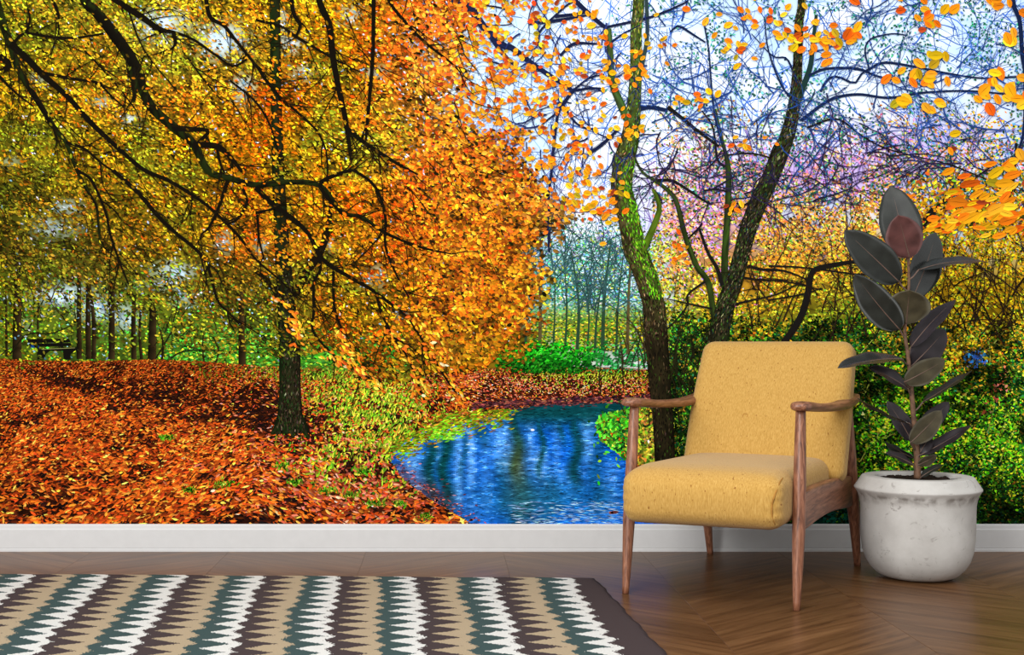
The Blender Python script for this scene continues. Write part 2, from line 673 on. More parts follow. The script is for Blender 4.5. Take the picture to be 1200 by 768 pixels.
# ------------------------------------------------------------------ armchair
def grain(o, axis=None):
    me = o.data
    co = np.empty(len(me.vertices) * 3, np.float32)
    me.vertices.foreach_get('co', co)
    co = co.reshape(-1, 3)
    if axis is None:
        ext = co.max(0) - co.min(0)
        a = np.zeros(3)
        a[int(np.argmax(ext))] = 1
    else:
        a = np.asarray(axis, float)
    a = a / np.linalg.norm(a)
    h = np.array([0, 0, 1.0]) if abs(a[2]) < .8 else np.array([1.0, 0, 0])
    s = np.cross(a, h)
    s /= np.linalg.norm(s)
    w = np.cross(s, a)
    shift = random.random() * 5
    set_vec(me, 'grain', np.stack([co @ a + shift, co @ s + shift, co @ w], 1))
    return o


chair = empty('armchair', (0.811, -0.953, 0), math.radians(-28.5))
tag(chair, 'mustard yellow upholstered armchair with walnut frame in front of the autumn mural', 'armchair')
XF, XR = 0.268, 0.268
for s in (-1, 1):
    bm = bmesh.new()
    tube(bm, [(s * XF, 0.0, 0.0), (s * (XF - .001), .037, .29), (s * (XF - .004), .072, .598)], [.0105, .0155, .0195, .0195, .0175, .0150], 18, 26)
    grain(from_bm('leg', bm, chair, M_WOOD))
    bm = bmesh.new()
    tube(bm, [(s * XR + .012, .872, 0.0), (s * XR + .008, .838, .16), (s * XR + .003, .800, .33), (s * XR, .748, .588)], [.0115, .017, .023, .022, .0165], 18, 28)
    grain(from_bm('leg', bm, chair, M_WOOD))
    # armrest: a sculpted paddle, dipped in the middle, with a knuckle at the front
    bm = bmesh.new()
    tube(bm, [(s * XF, .020, .604), (s * XF, .10, .602), (s * (XF + .004), .32, .588), (s * (XF + .006), .58, .582), (s * (XF + .004), .77, .592), (s * XF, .862, .603)],
         [.012, .0185, .0175, .016, .0165, .018, .0185, .017, .013], 20, 44, flat=(1.75, .85), up=(0, 0, 1))
    arm = grain(from_bm('armrest', bm, chair, M_WOOD), (0, 1, 0))
    # side rail between the legs, arched below
    n = 22
    bm = bmesh.new()
    rows = []
    for i in range(n + 1):
        t = i / n
        y = .03 + t * .795
        top = .348 - .022 * t + .008 * math.sin(math.pi * t)
        bot = .228 - .004 * t + .016 * math.sin(math.pi * min(1, t * 1.05)) ** 1.4 - .006 * t * t
        e = 1 - max(0, (t - .94) / .06) ** 2 * .55          # rounded rear end
        zc = (top + bot) / 2
        hz = (top - bot) / 2 * e
        x0, x1 = s * (XF - .017), s * (XF + .010)
        r = .007
        sec = []
        for (cx, cz, a0) in ((x1 - s * r, zc + hz - r, 0), (x0 + s * r, zc + hz - r, 90), (x0 + s * r, zc - hz + r, 180), (x1 - s * r, zc - hz + r, 270)):
            for k in range(4):
                an = math.radians(a0 + k * 30)
                sec.append(bm.verts.new((cx + s * r * math.cos(an), y, cz + r * math.sin(an))))
        rows.append(sec)
    for a, c in zip(rows[:-1], rows[1:]):
        for k in range(len(a)):
            l = (k + 1) % len(a)
            bm.faces.new((a[k], a[l], c[l], c[k]))
    bm.faces.new(rows[0][::-1])
    bm.faces.new(rows[-1])
    grain(from_bm('side_rail', bm, chair, M_WOOD), (0, 1, .03))
bm = bmesh.new()
tube(bm, [(-XF + .02, .80, .27), (0, .80, .27), (XF - .02, .80, .27)], [.017, .017], 12, 6)
grain(from_bm('cross_rail', bm, chair, M_WOOD), (1, 0, 0))


# seat cushion: rolled front edge, sprung crown
def shape_seat(co):
    x, y, z = co
    hx, hy, hz = .246, .362, .086
    f = (-y / hy + 1) / 2                         # 1 at the front
    f = max(0.0, min(1.0, f))
    cr = (1 - (x / hx) ** 4) * .010
    if z > 0:
        z2 = z + (cr - .018 * max(0, (f - .78) / .22) ** 2 - .012 * (1 - f)) * (z / hz)
    else:
        z2 = z - (.014 * (1 - f) + .003 * (x / hx)) * (z / hz)
    y2 = y - .022 * max(0, f - .6) / .4 * (1 - (z / hz) ** 2) * (1 - .4 * (x / hx) ** 2)
    # gathers where the front roll turns the corner
    x2 = x
    if f > .78 and abs(x) > hx * .8:
        g = (abs(x) / hx - .8) / .2
        y2 += .003 * g * math.sin(z * 190)
    return (x2, y2, z2)


bm = rounded_box(.248, .362, .086, .046, 26)
for v in bm.verts:
    v.co = Vector(shape_seat(v.co)) + Vector((0, .262, .325))
seat = from_bm('seat', bm, chair, M_FAB)


# backrest: a thick reclined cushion
BH = .265
bm = rounded_box(.279, .062, BH, .042, 26)
c, s_ = math.cos(math.radians(27.5)), math.sin(math.radians(27.5))
for v in bm.verts:
    x, y, z = v.co
    k = z / BH
    x *= 1.0 - .035 * max(0, k) + .0
    x += .013
    belly = (1 - (x / .295) ** 2) * (1 - k * k) * .012
    y = y - belly if y < 0 else y
    y += .012 * k * k
    yy = y * c + z * s_
    zz = -y * s_ * .55 + z * c
    v.co = Vector((x, .700 + yy, .560 + zz))
back = from_bm('backrest', bm, chair, M_FAB)
M_SEAM = plain_mat('mustard_thread', (160, 114, 54), 0.9, 0.1, 0.1, 60)

# two small stitched tufts on the backrest
for bx in (-.055, .135):
    ok, hit, nrm_, fi = back.closest_point_on_mesh(Vector((bx, .50, .595)))
    a1 = Vector((1, 0, 0))
    b1 = nrm_.cross(a1).normalized()
    ring = [tuple(hit + (a1 * math.cos(t) + b1 * math.sin(t)) * .0085 + nrm_ * .0003) for t in np.linspace(-.2 * math.pi, 1.25 * math.pi, 16)]
    bm = bmesh.new()
    tube(bm, ring, [.0009, .0012, .0009], 6, 30)
    from_bm('tuft_stitch', bm, back, M_SEAM)

# seam that follows the rolled front edge near the right end of the seat
path = []
for p in ((.222, -.28, .06), (.224, -.32, .05), (.225, -.345, .03), (.225, -.36, 0), (.225, -.36, -.035), (.224, -.345, -.06)):
    q = Vector(shape_seat(p)) + Vector((0, .262, .325))
    ok, hit, nrm_, fi = seat.closest_point_on_mesh(q)
    path.append(tuple(hit + nrm_ * .0004))
bm = bmesh.new()
tube(bm, path, [.0014, .0026, .0026, .0014], 8, 30, up=(1, 0, 0))
from_bm('piping', bm, seat, M_SEAM)


# ------------------------------------------------------------------ potted rubber plant
PD = 4.33
pl = empty('potted_rubber_plant', P(1075, 400 + H * F / PD, PD))
tag(pl, 'tall dark-leaved rubber plant in a whitewashed concrete pot beside the armchair', 'houseplant')
pot_prof = [(0.0, .001), (.085, .001), (.108, .005), (.132, .016), (.152, .036), (.168, .062), (.178, .095), (.183, .135), (.1845, .18), (.1848, .225), (.1855, .25),
            (.1885, .268), (.194, .284), (.2000, .295), (.2040, .3005), (.2052, .3035), (.2046, .3065), (.2005, .3120), (.1930, .3235), (.1855, .3350), (.1825, .3400), (.1800, .3432),
            (.1760, .3446), (.150, .345), (.1405, .3446), (.1365, .3425), (.1345, .339), (.132, .325), (.131, .29), (0.0, .29)]


def lathe(name, prof, parent, m, seg=72, jitter=0.0):
    bm = bmesh.new()
    rings = []
    for r, z in prof:
        if r == 0:
            rings.append([bm.verts.new((0, 0, z))])
        else:
            rings.append([bm.verts.new(((r + jitter * math.sin(3 * a + z * 9)) * math.cos(a), (r + jitter * math.sin(2 * a + 1)) * math.sin(a), z))
                          for a in (2 * math.pi * k / seg for k in range(seg))])
    for a, c in zip(rings[:-1], rings[1:]):
        for k in range(seg):
            l = (k + 1) % seg
            if len(a) == 1:
                bm.faces.new((a[0], c[k], c[l]))
            elif len(c) == 1:
                bm.faces.new((a[k], a[l], c[0]))
            else:
                bm.faces.new((a[k], a[l], c[l], c[k]))
    return from_bm(name, bm, parent, m, True)


lathe('pot', pot_prof, pl, M_CONC, 72, .0006)
# potting soil, lumpy
bm = bmesh.new()
bmesh.ops.create_circle(bm, cap_ends=True, cap_tris=True, segments=40, radius=.1315)
bmesh.ops.subdivide_edges(bm, edges=bm.edges[:], cuts=6, use_grid_fill=True)
for v in bm.verts:
    v.co.z = .329 + .006 * math.sin(v.co.x * 90) * math.sin(v.co.y * 77) + .004 * random.random()
from_bm('soil', bm, pl, plain_mat('potting_soil', (38, 30, 26), 0.95, 0.1, 0.5, 160))

pl_inv = Matrix.Translation(pl.location).inverted()


def loc(px, py, dy=0.0):
    return pl_inv @ P(px, py, PD + dy)


M_STEM = plain_mat('rubber_plant_stem', (98, 72, 54), 0.6, 0.3, 0.25, 60)
M_RIB = plain_mat('leaf_midrib', (96, 76, 66), 0.5, 0.3, 0.1, 60)
LM = {'dark': leaf_mat('dark_leaf', (33, 36, 33), 0.42), 'olive': leaf_mat('olive_leaf_underside', (66, 61, 45), 0.55),
      'red': leaf_mat('young_red_leaf', (84, 53, 51), 0.5), 'grey': leaf_mat('glossy_leaf', (34, 37, 36), 0.26),
      'purple': leaf_mat('purple_leaf', (36, 31, 34), 0.4)}
stem_pts = [(1075, 561, 0), (1075, 540, .0), (1072, 505, 0), (1069, 470, .0), (1067, 445, 0), (1064, 418, 0), (1060, 385, 0), (1062, 360, 0), (1065, 335, .0), (1064, 305, -.01), (1060, 280, -.02)]
bm = bmesh.new()
tube(bm, [loc(*p) for p in stem_pts], [.0125, .0105, .0085, .0075, .0065, .0055, .0045, .004, .0025], 10, 60)
from_bm('stem', bm, pl, M_STEM)
stem_curve = catmull([loc(*p) for p in stem_pts], 120)


def leaf(base, tip, app, real, kind, sgn=1, bend=.012, fold=.12, shape=.85, lab=None, attach=None):
    A, B = loc(*base), loc(*tip)
    a = (B - A)
    L = a.length
    a.normalize()
    mid = pl.location + (A + B) / 2
    view = (mid - cam.location).normalized()
    n0 = (-view - a * (-view).dot(a)).normalized()
    s0 = a.cross(n0)
    cosf = max(-1, min(1, app / 346.0 / real))
    phi = math.acos(cosf) * sgn
    nrm = (n0 * math.cos(phi) + s0 * math.sin(phi)).normalized()
    side = a.cross(nrm).normalized()
    NT, NS = 18, 8
    top, grn = [], []
    th = .0009

    def pos(t, q):
        w = real / 2 * (math.sin(math.pi * min(1, max(0, t)) ** shape) ** .62 if 0 < t < 1 else 0)
        if t > .9:
            w *= 1 - .25 * ((t - .9) / .1)
        off = bend * (4 * t * (1 - t)) + fold * abs(q) * w - .10 * (t ** 2) * L * .3 + .002 * math.sin(t * 14 + q * 2) * abs(q)
        return A + a * (L * t) + side * (q * w) + nrm * off
    vs, fs, gr = [], [], []
    for layer in (1, -1):
        for i in range(NT + 1):
            for j in range(NS + 1):
                t, q = i / NT, -1 + 2 * j / NS
                vs.append(pos(t, q) + nrm * (th * layer * (1 - abs(q) ** 6)))
                gr.append((L * t, q * real / 2, 0))
    nn = (NT + 1) * (NS + 1)
    for i in range(NT):
        for j in range(NS):
            k = i * (NS + 1) + j
            fs.append((k, k + 1, k + NS + 2, k + NS + 1))
            fs.append((nn + k, nn + k + NS + 1, nn + k + NS + 2, nn + k + 1))
    for i in range(NT):
        for j in (0, NS):
            k = i * (NS + 1) + j
            fs.append((k, k + NS + 1, nn + k + NS + 1, nn + k) if j == 0 else (k, nn + k, nn + k + NS + 1, k + NS + 1))
    me = bpy.data.meshes.new('leaf')
    me.from_pydata([tuple(v) for v in vs], [], fs)
    set_vec(me, 'grain', gr)
    o = link_mesh('leaf', me, pl, LM[kind], True)
    if lab:
        o['label'] = lab
    bm = bmesh.new()
    tube(bm, [pos(t, 0) for t in np.linspace(0.01, .985, 9)], [.0026, .002, .0012, .0007], 8, 20)
    from_bm('midrib', bm, o, M_RIB)
    # petiole to the stem
    j = int(np.argmin(np.linalg.norm(stem_curve - np.array(A + Vector((0, 0, -.03))), axis=1)))
    S = Vector(stem_curve[j])
    if (S - A).length > .004:
        bm = bmesh.new()
        tube(bm, [S, (S + A) / 2 + Vector((0, 0, -.004)), A, pos(.03, 0)], [.003, .0026, .0024], 8, 12)
        from_bm('petiole', bm, o, M_RIB)
    return o


#     base                 tip                 apparent px, real m
leaf((1064, 303, .00), (1044, 217, .03), 47, .137, 'dark', 1, .012)
leaf((1066, 303, -.02), (1053, 253, -.09), 42, .122, 'red', 1, -.004, -.05, lab='young reddish leaf seen from below')
leaf((1054, 331, -.01), (990, 270, -.03), 42, .122, 'dark', 1, .010)
leaf((1055, 387, -.01), (1001, 322, -.02), 38, .115, 'dark', -1, .010)
leaf((1069, 350, .04), (1098, 272, .08), 36, .115, 'grey', 1, .012)
leaf((1076, 317, .0), (1157, 305, .01), 11, .085, 'dark', -1, .014)
leaf((1062, 380, -.02), (1066, 341, -.10), 51, .148, 'olive', 1, -.006, -.08, lab='olive underside of a leaf hanging forward')
leaf((1067, 408, .01), (1119, 350, .02), 20, .080, 'purple', -1, .008)
leaf((1065, 432, .02), (1109, 386, .03), 34, .105, 'purple', 1, .008)
leaf((1060, 448, -.04), (1108, 422, -.06), 27, .085, 'olive', 1, .004, .05)
leaf((1057, 421, -.03), (982, 429, -.12), 14, .085, 'grey', 1, .008, .25)
leaf((1064, 456, -.02), (1019, 430, -.04), 14, .070, 'purple', 1, .006, .25)
leaf((1081, 472, .01), (1138, 433, .02), 9, .060, 'dark', -1, -.004, .2)
leaf((1068, 517, .0), (1040, 470, .01), 20, .065, 'purple', 1, .006, .2)
leaf((1066, 497, -.05), (1004, 469, -.12), 4, .050, 'grey', -1, .004)
leaf((1074, 510, .03), (1113, 471, .05), 22, .065, 'purple', 1, .004)
leaf((1067, 519, -.03), (1104, 482, -.05), 25, .080, 'olive', 1, .004)
leaf((1077, 532, .0), (1091, 511, .0), 18, .055, 'purple', -1, .002)
leaf((1076, 535, -.01), (1138, 497, -.02), 14, .060, 'purple', -1, -.006, .25)
leaf((1070, 545, -.01), (1039, 530, -.03), 9, .045, 'purple', 1, .003, .2)
leaf((1071, 537, .02), (1036, 518, .03), 9, .045, 'dark', -1, .003, .2)
leaf((1079, 560, -.02), (1106, 544, -.03), 8, .040, 'dark', -1, .003, .2)
leaf((1076, 545, -.01), (1098, 534, -.03), 12, .045, 'olive', 1, .002, .1)


# ------------------------------------------------------------------ the printed wall mural
# The mural is a flat print glued to the wall.  It is built as thin ink laid on the wall in
# layers (4 mm in all): every leaf, twig and blade of the print is a small flat coloured polygon.
# Mural coordinates (x, y) are measured on the wall: 1 unit = 3.252 mm, y down, top of baseboard = 615.
S = D / F
MX0, MX1, MY0, MY1 = PX0 + WX0 / S, PX0 + WX1 / S, PY0 - (WZ - H) / S, 617.0


def vnoise(x, y, seed):
    T = np.random.default_rng(seed).random((128, 128))
    x = np.asarray(x, float)
    y = np.asarray(y, float)
    ix, iy = np.floor(x).astype(int), np.floor(y).astype(int)
    fx, fy = x - ix, y - iy
    fx, fy = fx * fx * (3 - 2 * fx), fy * fy * (3 - 2 * fy)
    a, b_ = T[iy % 128, ix % 128], T[iy % 128, (ix + 1) % 128]
    c, d = T[(iy + 1) % 128, ix % 128], T[(iy + 1) % 128, (ix + 1) % 128]
    return (a * (1 - fx) + b_ * fx) * (1 - fy) + (c * (1 - fx) + d * fx) * fy


def fbm(x, y, seed, o=4):
    r, amp, tot = 0, 1.0, 0
    for k in range(o):
        r = r + amp * vnoise(np.asarray(x) * 2 ** k + 17 * k, np.asarray(y) * 2 ** k + 5 * k, seed + k)
        tot += amp
        amp *= .55
    return r / tot


def rot(x, y, deg):
    a = np.radians(deg)
    return x * np.cos(a) + y * np.sin(a), -x * np.sin(a) + y * np.cos(a)


def sst(a, b, x):
    t = np.clip((np.asarray(x, float) - a) / (b - a), 0, 1)
    return t * t * (3 - 2 * t)


def blob(x, y, cx, cy, rx, ry, deg=0):
    u, v = rot(x - cx, y - cy, deg)
    return np.exp(-((u / rx) ** 2 + (v / ry) ** 2))


class Grid:
    def __init__(self, xs, ys, rows):
        self.xs, self.ys = np.array(xs, float), np.array(ys, float)
        self.c = np.array(rows, float)

    def __call__(self, x, y):
        xs, ys = self.xs, self.ys
        x = np.clip(x, xs[0], xs[-1] - 1e-6)
        y = np.clip(y, ys[0], ys[-1] - 1e-6)
        i = np.clip(np.searchsorted(xs, x, side='right') - 1, 0, len(xs) - 2)
        j = np.clip(np.searchsorted(ys, y, side='right') - 1, 0, len(ys) - 2)
        tx = ((x - xs[i]) / (xs[i + 1] - xs[i]))[..., None]
        ty = ((y - ys[j]) / (ys[j + 1] - ys[j]))[..., None]
        c = self.c
        return (c[j, i] * (1 - tx) + c[j, i + 1] * tx) * (1 - ty) + (c[j + 1, i] * (1 - tx) + c[j + 1, i + 1] * tx) * ty


mural = empty('wall_mural', (0, -0.0005, 0))
tag(mural, 'wall-sized printed mural of an autumn park with golden trees and blue pond', 'mural')
INK_D = 0.0006
STEP = 0.000025


def ink(name, polys, subs=12, stuff=False):
    """polys: list of (V (n,k,2), C (n,3) or (n,k,3), order (n,) or None); one child mesh of the mural"""
    global INK_D
    V, Cc, Yd, starts, totals = [], [], [], [], []
    n0 = 0
    nrib = 0
    for pv, pc, order in polys:
        if isinstance(order, str):              # ribbons each get a layer of their own
            order = np.full(len(pv), nrib % subs)
            nrib += 1
        n, k = pv.shape[:2]
        if n == 0:
            continue
        if pc.ndim == 2:
            pc = np.repeat(pc[:, None, :], k, 1)
        if order is None:
            order = R0.random(n) * subs
        V.append(pv.reshape(-1, 2))
        Cc.append(pc.reshape(-1, 3))
        Yd.append(np.repeat(order, k))
        starts.append(n0 + np.arange(n) * k)
        totals.append(np.full(n, k))
        n0 += n * k
    V, Cc, Yd = np.vstack(V), np.vstack(Cc), np.concatenate(Yd)
    V[:, 0] = np.clip(V[:, 0], MX0, MX1)
    V[:, 1] = np.clip(V[:, 1], MY0, MY1)
    starts, totals = np.concatenate(starts), np.concatenate(totals)
    co = np.stack([(V[:, 0] - PX0) * S, -(INK_D + Yd * STEP), H - (V[:, 1] - PY0) * S], 1)
    me = bpy.data.meshes.new(name)
    me.vertices.add(len(co))
    me.vertices.foreach_set('co', co.astype(np.float32).ravel())
    me.loops.add(len(co))
    me.loops.foreach_set('vertex_index', np.arange(len(co), dtype=np.int32))
    me.polygons.add(len(starts))
    me.polygons.foreach_set('loop_start', starts.astype(np.int32))
    me.polygons.foreach_set('loop_total', totals.astype(np.int32))
    me.update(calc_edges=True)
    at = me.attributes.new('ink', 'FLOAT_COLOR', 'POINT')
    rgba = np.ones((len(co), 4), np.float32)
    rgba[:, :3] = srgb(Cc)
    at.data.foreach_set('color', rgba.ravel())
    o = link_mesh(name, me, mural, M_PRINT)
    if stuff:
        o['kind'] = 'stuff'
    INK_D += subs * STEP
    return o


HEX = np.array([(-.5, 0), (-.22, .40), (.18, .42), (.5, 0), (.16, -.40), (-.24, -.38)])
DIA = np.array([(-.5, .05), (.05, .45), (.5, 0), (-.08, -.42)])


def leaves(x, y, ln, wd, deg, col, shape=HEX, crease=0.0):
    a = np.radians(deg)[:, None]
    px = shape[None, :, 0] * ln[:, None]
    py = shape[None, :, 1] * wd[:, None]
    X = x[:, None] + px * np.cos(a) - py * np.sin(a)
    Y = y[:, None] + px * np.sin(a) + py * np.cos(a)
    V = np.stack([X, Y], 2)
    if crease:
        f = np.where(shape[:, 1] > 0, 1 + crease, 1 - crease)[None, :, None]
        return V, col[:, None, :] * f
    return V, col


def jit(col, vs, hs, n=None):
    n = len(col)
    b = np.exp(R0.normal(0, vs, n))[:, None]
    return np.clip(col * b * (1 + R0.normal(0, hs, (n, 3))), 0, 255)


def ribbon(pts, wid, col, strips=1, n=None, edge=0.6, nz=0.0, light=0.0):
    """quads along a smoothed polyline; col = (3,) or function(s, q) -> rgb"""
    pts = np.asarray(pts, float)
    if n is None:
        n = max(6, int(np.linalg.norm(np.diff(pts, axis=0), axis=1).sum() / 6))
    c = catmull(pts, n)
    w = np.interp(np.linspace(0, 1, n), np.linspace(0, 1, len(wid)), wid)
    t = np.gradient(c, axis=0)
    t /= np.linalg.norm(t, axis=1)[:, None] + 1e-9
    nr = np.stack([-t[:, 1], t[:, 0]], 1)
    q = np.linspace(-1, 1, strips + 1)
    G = c[:, None, :] + nr[:, None, :] * (q[None, :, None] * w[:, None, None] / 2)
    if nz:
        G = G + (R0.random(G.shape) - .5) * nz
    V = np.stack([G[:-1, :-1], G[:-1, 1:], G[1:, 1:], G[1:, :-1]], 2).reshape(-1, 4, 2)
    if callable(col):
        s = np.linspace(0, 1, n)
        K = col(c, q)                             # (n, strips+1, 3)
        Cc = np.stack([K[:-1, :-1], K[:-1, 1:], K[1:, 1:], K[1:, :-1]], 2).reshape(-1, 4, 3)
    else:
        Cc = np.repeat(np.asarray(col, float)[None], len(V), 0)
    return V, Cc, 'ribbon'


def twigs(starts, ang, length, w0, col, wander=9, branch=.12, depth=2, step=5, grav=0.0, order=None):
    """random walking twigs -> list of polygons"""
    out = []
    stack = [(x, y, a, l, w, depth) for (x, y), a, l, w in zip(starts, ang, length, w0)]
    while stack:
        x, y, a, l, w, dp = stack.pop()
        n = max(2, int(l / step))
        pts = [(x, y)]
        ws = [w]
        curve = R0.normal(0, wander * .25)
        for i in range(n):
            a += R0.normal(0, wander) + curve
            if grav:
                a += grav * math.cos(math.radians(a))
            x += step * math.cos(math.radians(a))
            y += step * math.sin(math.radians(a))
            pts.append((x, y))
            ws.append(max(.5, w * (1 - .8 * (i + 1) / n)))
            if dp > 0 and R0.random() < branch:
                stack.append((x, y, a + R0.choice([-1, 1]) * R0.uniform(22, 58), (l - i * step) * R0.uniform(.35, .8), ws[-1] * .75, dp - 1))
        pts = np.array(pts)
        ws = np.array(ws)
        t = np.gradient(pts, axis=0)
        t /= np.linalg.norm(t, axis=1)[:, None] + 1e-9
        nr = np.stack([-t[:, 1], t[:, 0]], 1) * (ws / 2)[:, None]
        A, B = pts - nr, pts + nr
        V = np.stack([A[:-1], B[:-1], B[1:], A[1:]], 1)
        cc = np.asarray(col(x, y) if callable(col) else col, float) * R0.uniform(.75, 1.3)
        out.append((V, np.repeat(cc[None], len(V), 0), None if order is None else np.full(len(V), order)))
    return out


def scatter(n, x0, x1, y0, y1, dens=None):
    x = R0.uniform(x0, x1, n)
    y = R0.uniform(y0, y1, n)
    if dens is not None:
        k = R0.random(n) < dens(x, y)
        x, y = x[k], y[k]
    return x, y


# ---- colour fields of the picture (what is printed there, sRGB)
XS = [-100, 0, 100, 200, 300, 400, 500, 600, 700, 800, 900, 1000, 1100, 1200, 1300]
YS = [-120, 0, 60, 120, 180, 240, 300, 360, 430]
CANOPY = Grid(XS, YS, [
    [(150, 150, 35), (150, 150, 35), (165, 150, 35), (215, 170, 30), (220, 160, 25), (235, 160, 20), (240, 140, 40), (238, 140, 50), (235, 140, 40), (230, 140, 40), (235, 150, 30), (235, 140, 30), (235, 140, 30), (235, 150, 30), (235, 150, 30)],
    [(150, 150, 30), (155, 155, 32), (165, 152, 35), (218, 172, 32), (222, 160, 25), (238, 165, 22), (242, 140, 40), (240, 140, 45), (240, 150, 40), (235, 150, 40), (235, 150, 30), (235, 140, 30), (240, 140, 30), (240, 150, 30), (240, 150, 30)],
    [(170, 140, 20), (175, 145, 22), (180, 148, 28), (212, 165, 38), (208, 155, 30), (230, 150, 16), (238, 135, 45), (240, 140, 45), (240, 150, 40), (235, 150, 40), (235, 150, 30), (235, 140, 30), (235, 150, 30), (240, 150, 30), (240, 150, 30)],
    [(175, 140, 20), (180, 142, 20), (192, 146, 26), (212, 155, 30), (220, 142, 20), (230, 145, 20), (232, 140, 45), (236, 145, 45), (236, 150, 40), (230, 150, 40), (230, 150, 40), (230, 140, 40), (235, 140, 30), (240, 140, 30), (240, 140, 30)],
    [(140, 120, 20), (145, 125, 20), (172, 136, 20), (205, 148, 20), (220, 142, 15), (228, 152, 20), (235, 132, 35), (236, 135, 45), (236, 150, 40), (190, 150, 120), (205, 140, 90), (190, 140, 110), (220, 150, 50), (235, 150, 30), (235, 150, 30)],
    [(100, 90, 18), (110, 98, 20), (132, 112, 22), (175, 132, 20), (205, 125, 18), (220, 138, 20), (230, 128, 28), (230, 125, 45), (180, 150, 60), (200, 135, 100), (215, 135, 60), (215, 135, 60), (225, 150, 30), (240, 150, 20), (240, 150, 20)],
    [(90, 85, 18), (100, 95, 20), (118, 105, 25), (150, 122, 22), (165, 112, 22), (195, 132, 22), (228, 128, 22), (220, 122, 30), (120, 145, 70), (205, 135, 70), (205, 135, 40), (200, 140, 40), (190, 145, 25), (200, 150, 20), (200, 150, 20)],
    [(110, 115, 20), (120, 125, 20), (110, 115, 35), (135, 135, 30), (115, 110, 30), (175, 132, 20), (205, 132, 18), (200, 130, 20), (120, 150, 45), (150, 135, 30), (150, 120, 25), (120, 125, 25), (185, 145, 22), (170, 135, 20), (170, 135, 20)],
    [(90, 100, 20), (95, 105, 22), (95, 120, 30), (100, 130, 30), (105, 125, 30), (150, 125, 25), (170, 120, 20), (170, 120, 20), (110, 150, 40), (110, 130, 30), (70, 110, 30), (60, 110, 30), (110, 120, 25), (100, 110, 25), (100, 110, 25)],
])


def sky_gap(x, y):
    """how open the canopy is (0 closed .. 1 bare sky)"""
    g = 0 * x
    for cx, cy, rx, ry, w in ((190, 30, 40, 22, .8), (262, 48, 34, 24, .9), (285, 105, 16, 22, .7), (340, 50, 22, 16, .7), (45, 92, 16, 8, .5), (355, 85, 20, 12, .5), (410, 18, 20, 14, .6),
                              (80, 244, 20, 12, .6), (62, 268, 34, 16, .55), (75, 346, 46, 16, .8), (115, 360, 30, 18, .75), (205, 318, 30, 14, .75), (185, 335, 40, 10, .5), (262, 285, 14, 16, .6), (30, 380, 16, 12, .3),
                              (146, 372, 22, 18, .7), (215, 350, 24, 14, .5), (120, 120, 14, 8, .5), (152, 140, 18, 10, .6), (14, 190, 18, 10, .4), (385, 290, 14, 10, .5), (440, 325, 20, 18, .5), (470, 368, 16, 12, .5),
                              (555, 325, 16, 24, .5), (575, 290, 18, 20, .4), (440, 85, 20, 10, .5), (545, 115, 40, 24, .8), (585, 130, 34, 40, .85), (560, 20, 30, 20, .6), (590, 200, 14, 40, .5), (305, 290, 12, 16, .45),
                              (330, 30, 10, 24, .6), (500, 70, 24, 20, .45)):
        g = np.maximum(g, w * blob(x, y, cx, cy, rx, ry))
    # canopy edge against the open sky on the right
    edge = np.interp(y, [-130, 0, 90, 150, 200, 240, 430], [545, 545, 520, 560, 615, 632, 630]) + 14 * np.sin(y / 31.0) + 10 * np.sin(y / 13.0 + 1)
    g = np.maximum(g, sst(-34, 34, x - edge))
    return g


HILL = lambda x: 421 + 3 * np.sin(x / 60.0) + 12 * sst(150, 330, x) + np.where(x > 480, 0, 0)   # skyline of the bank


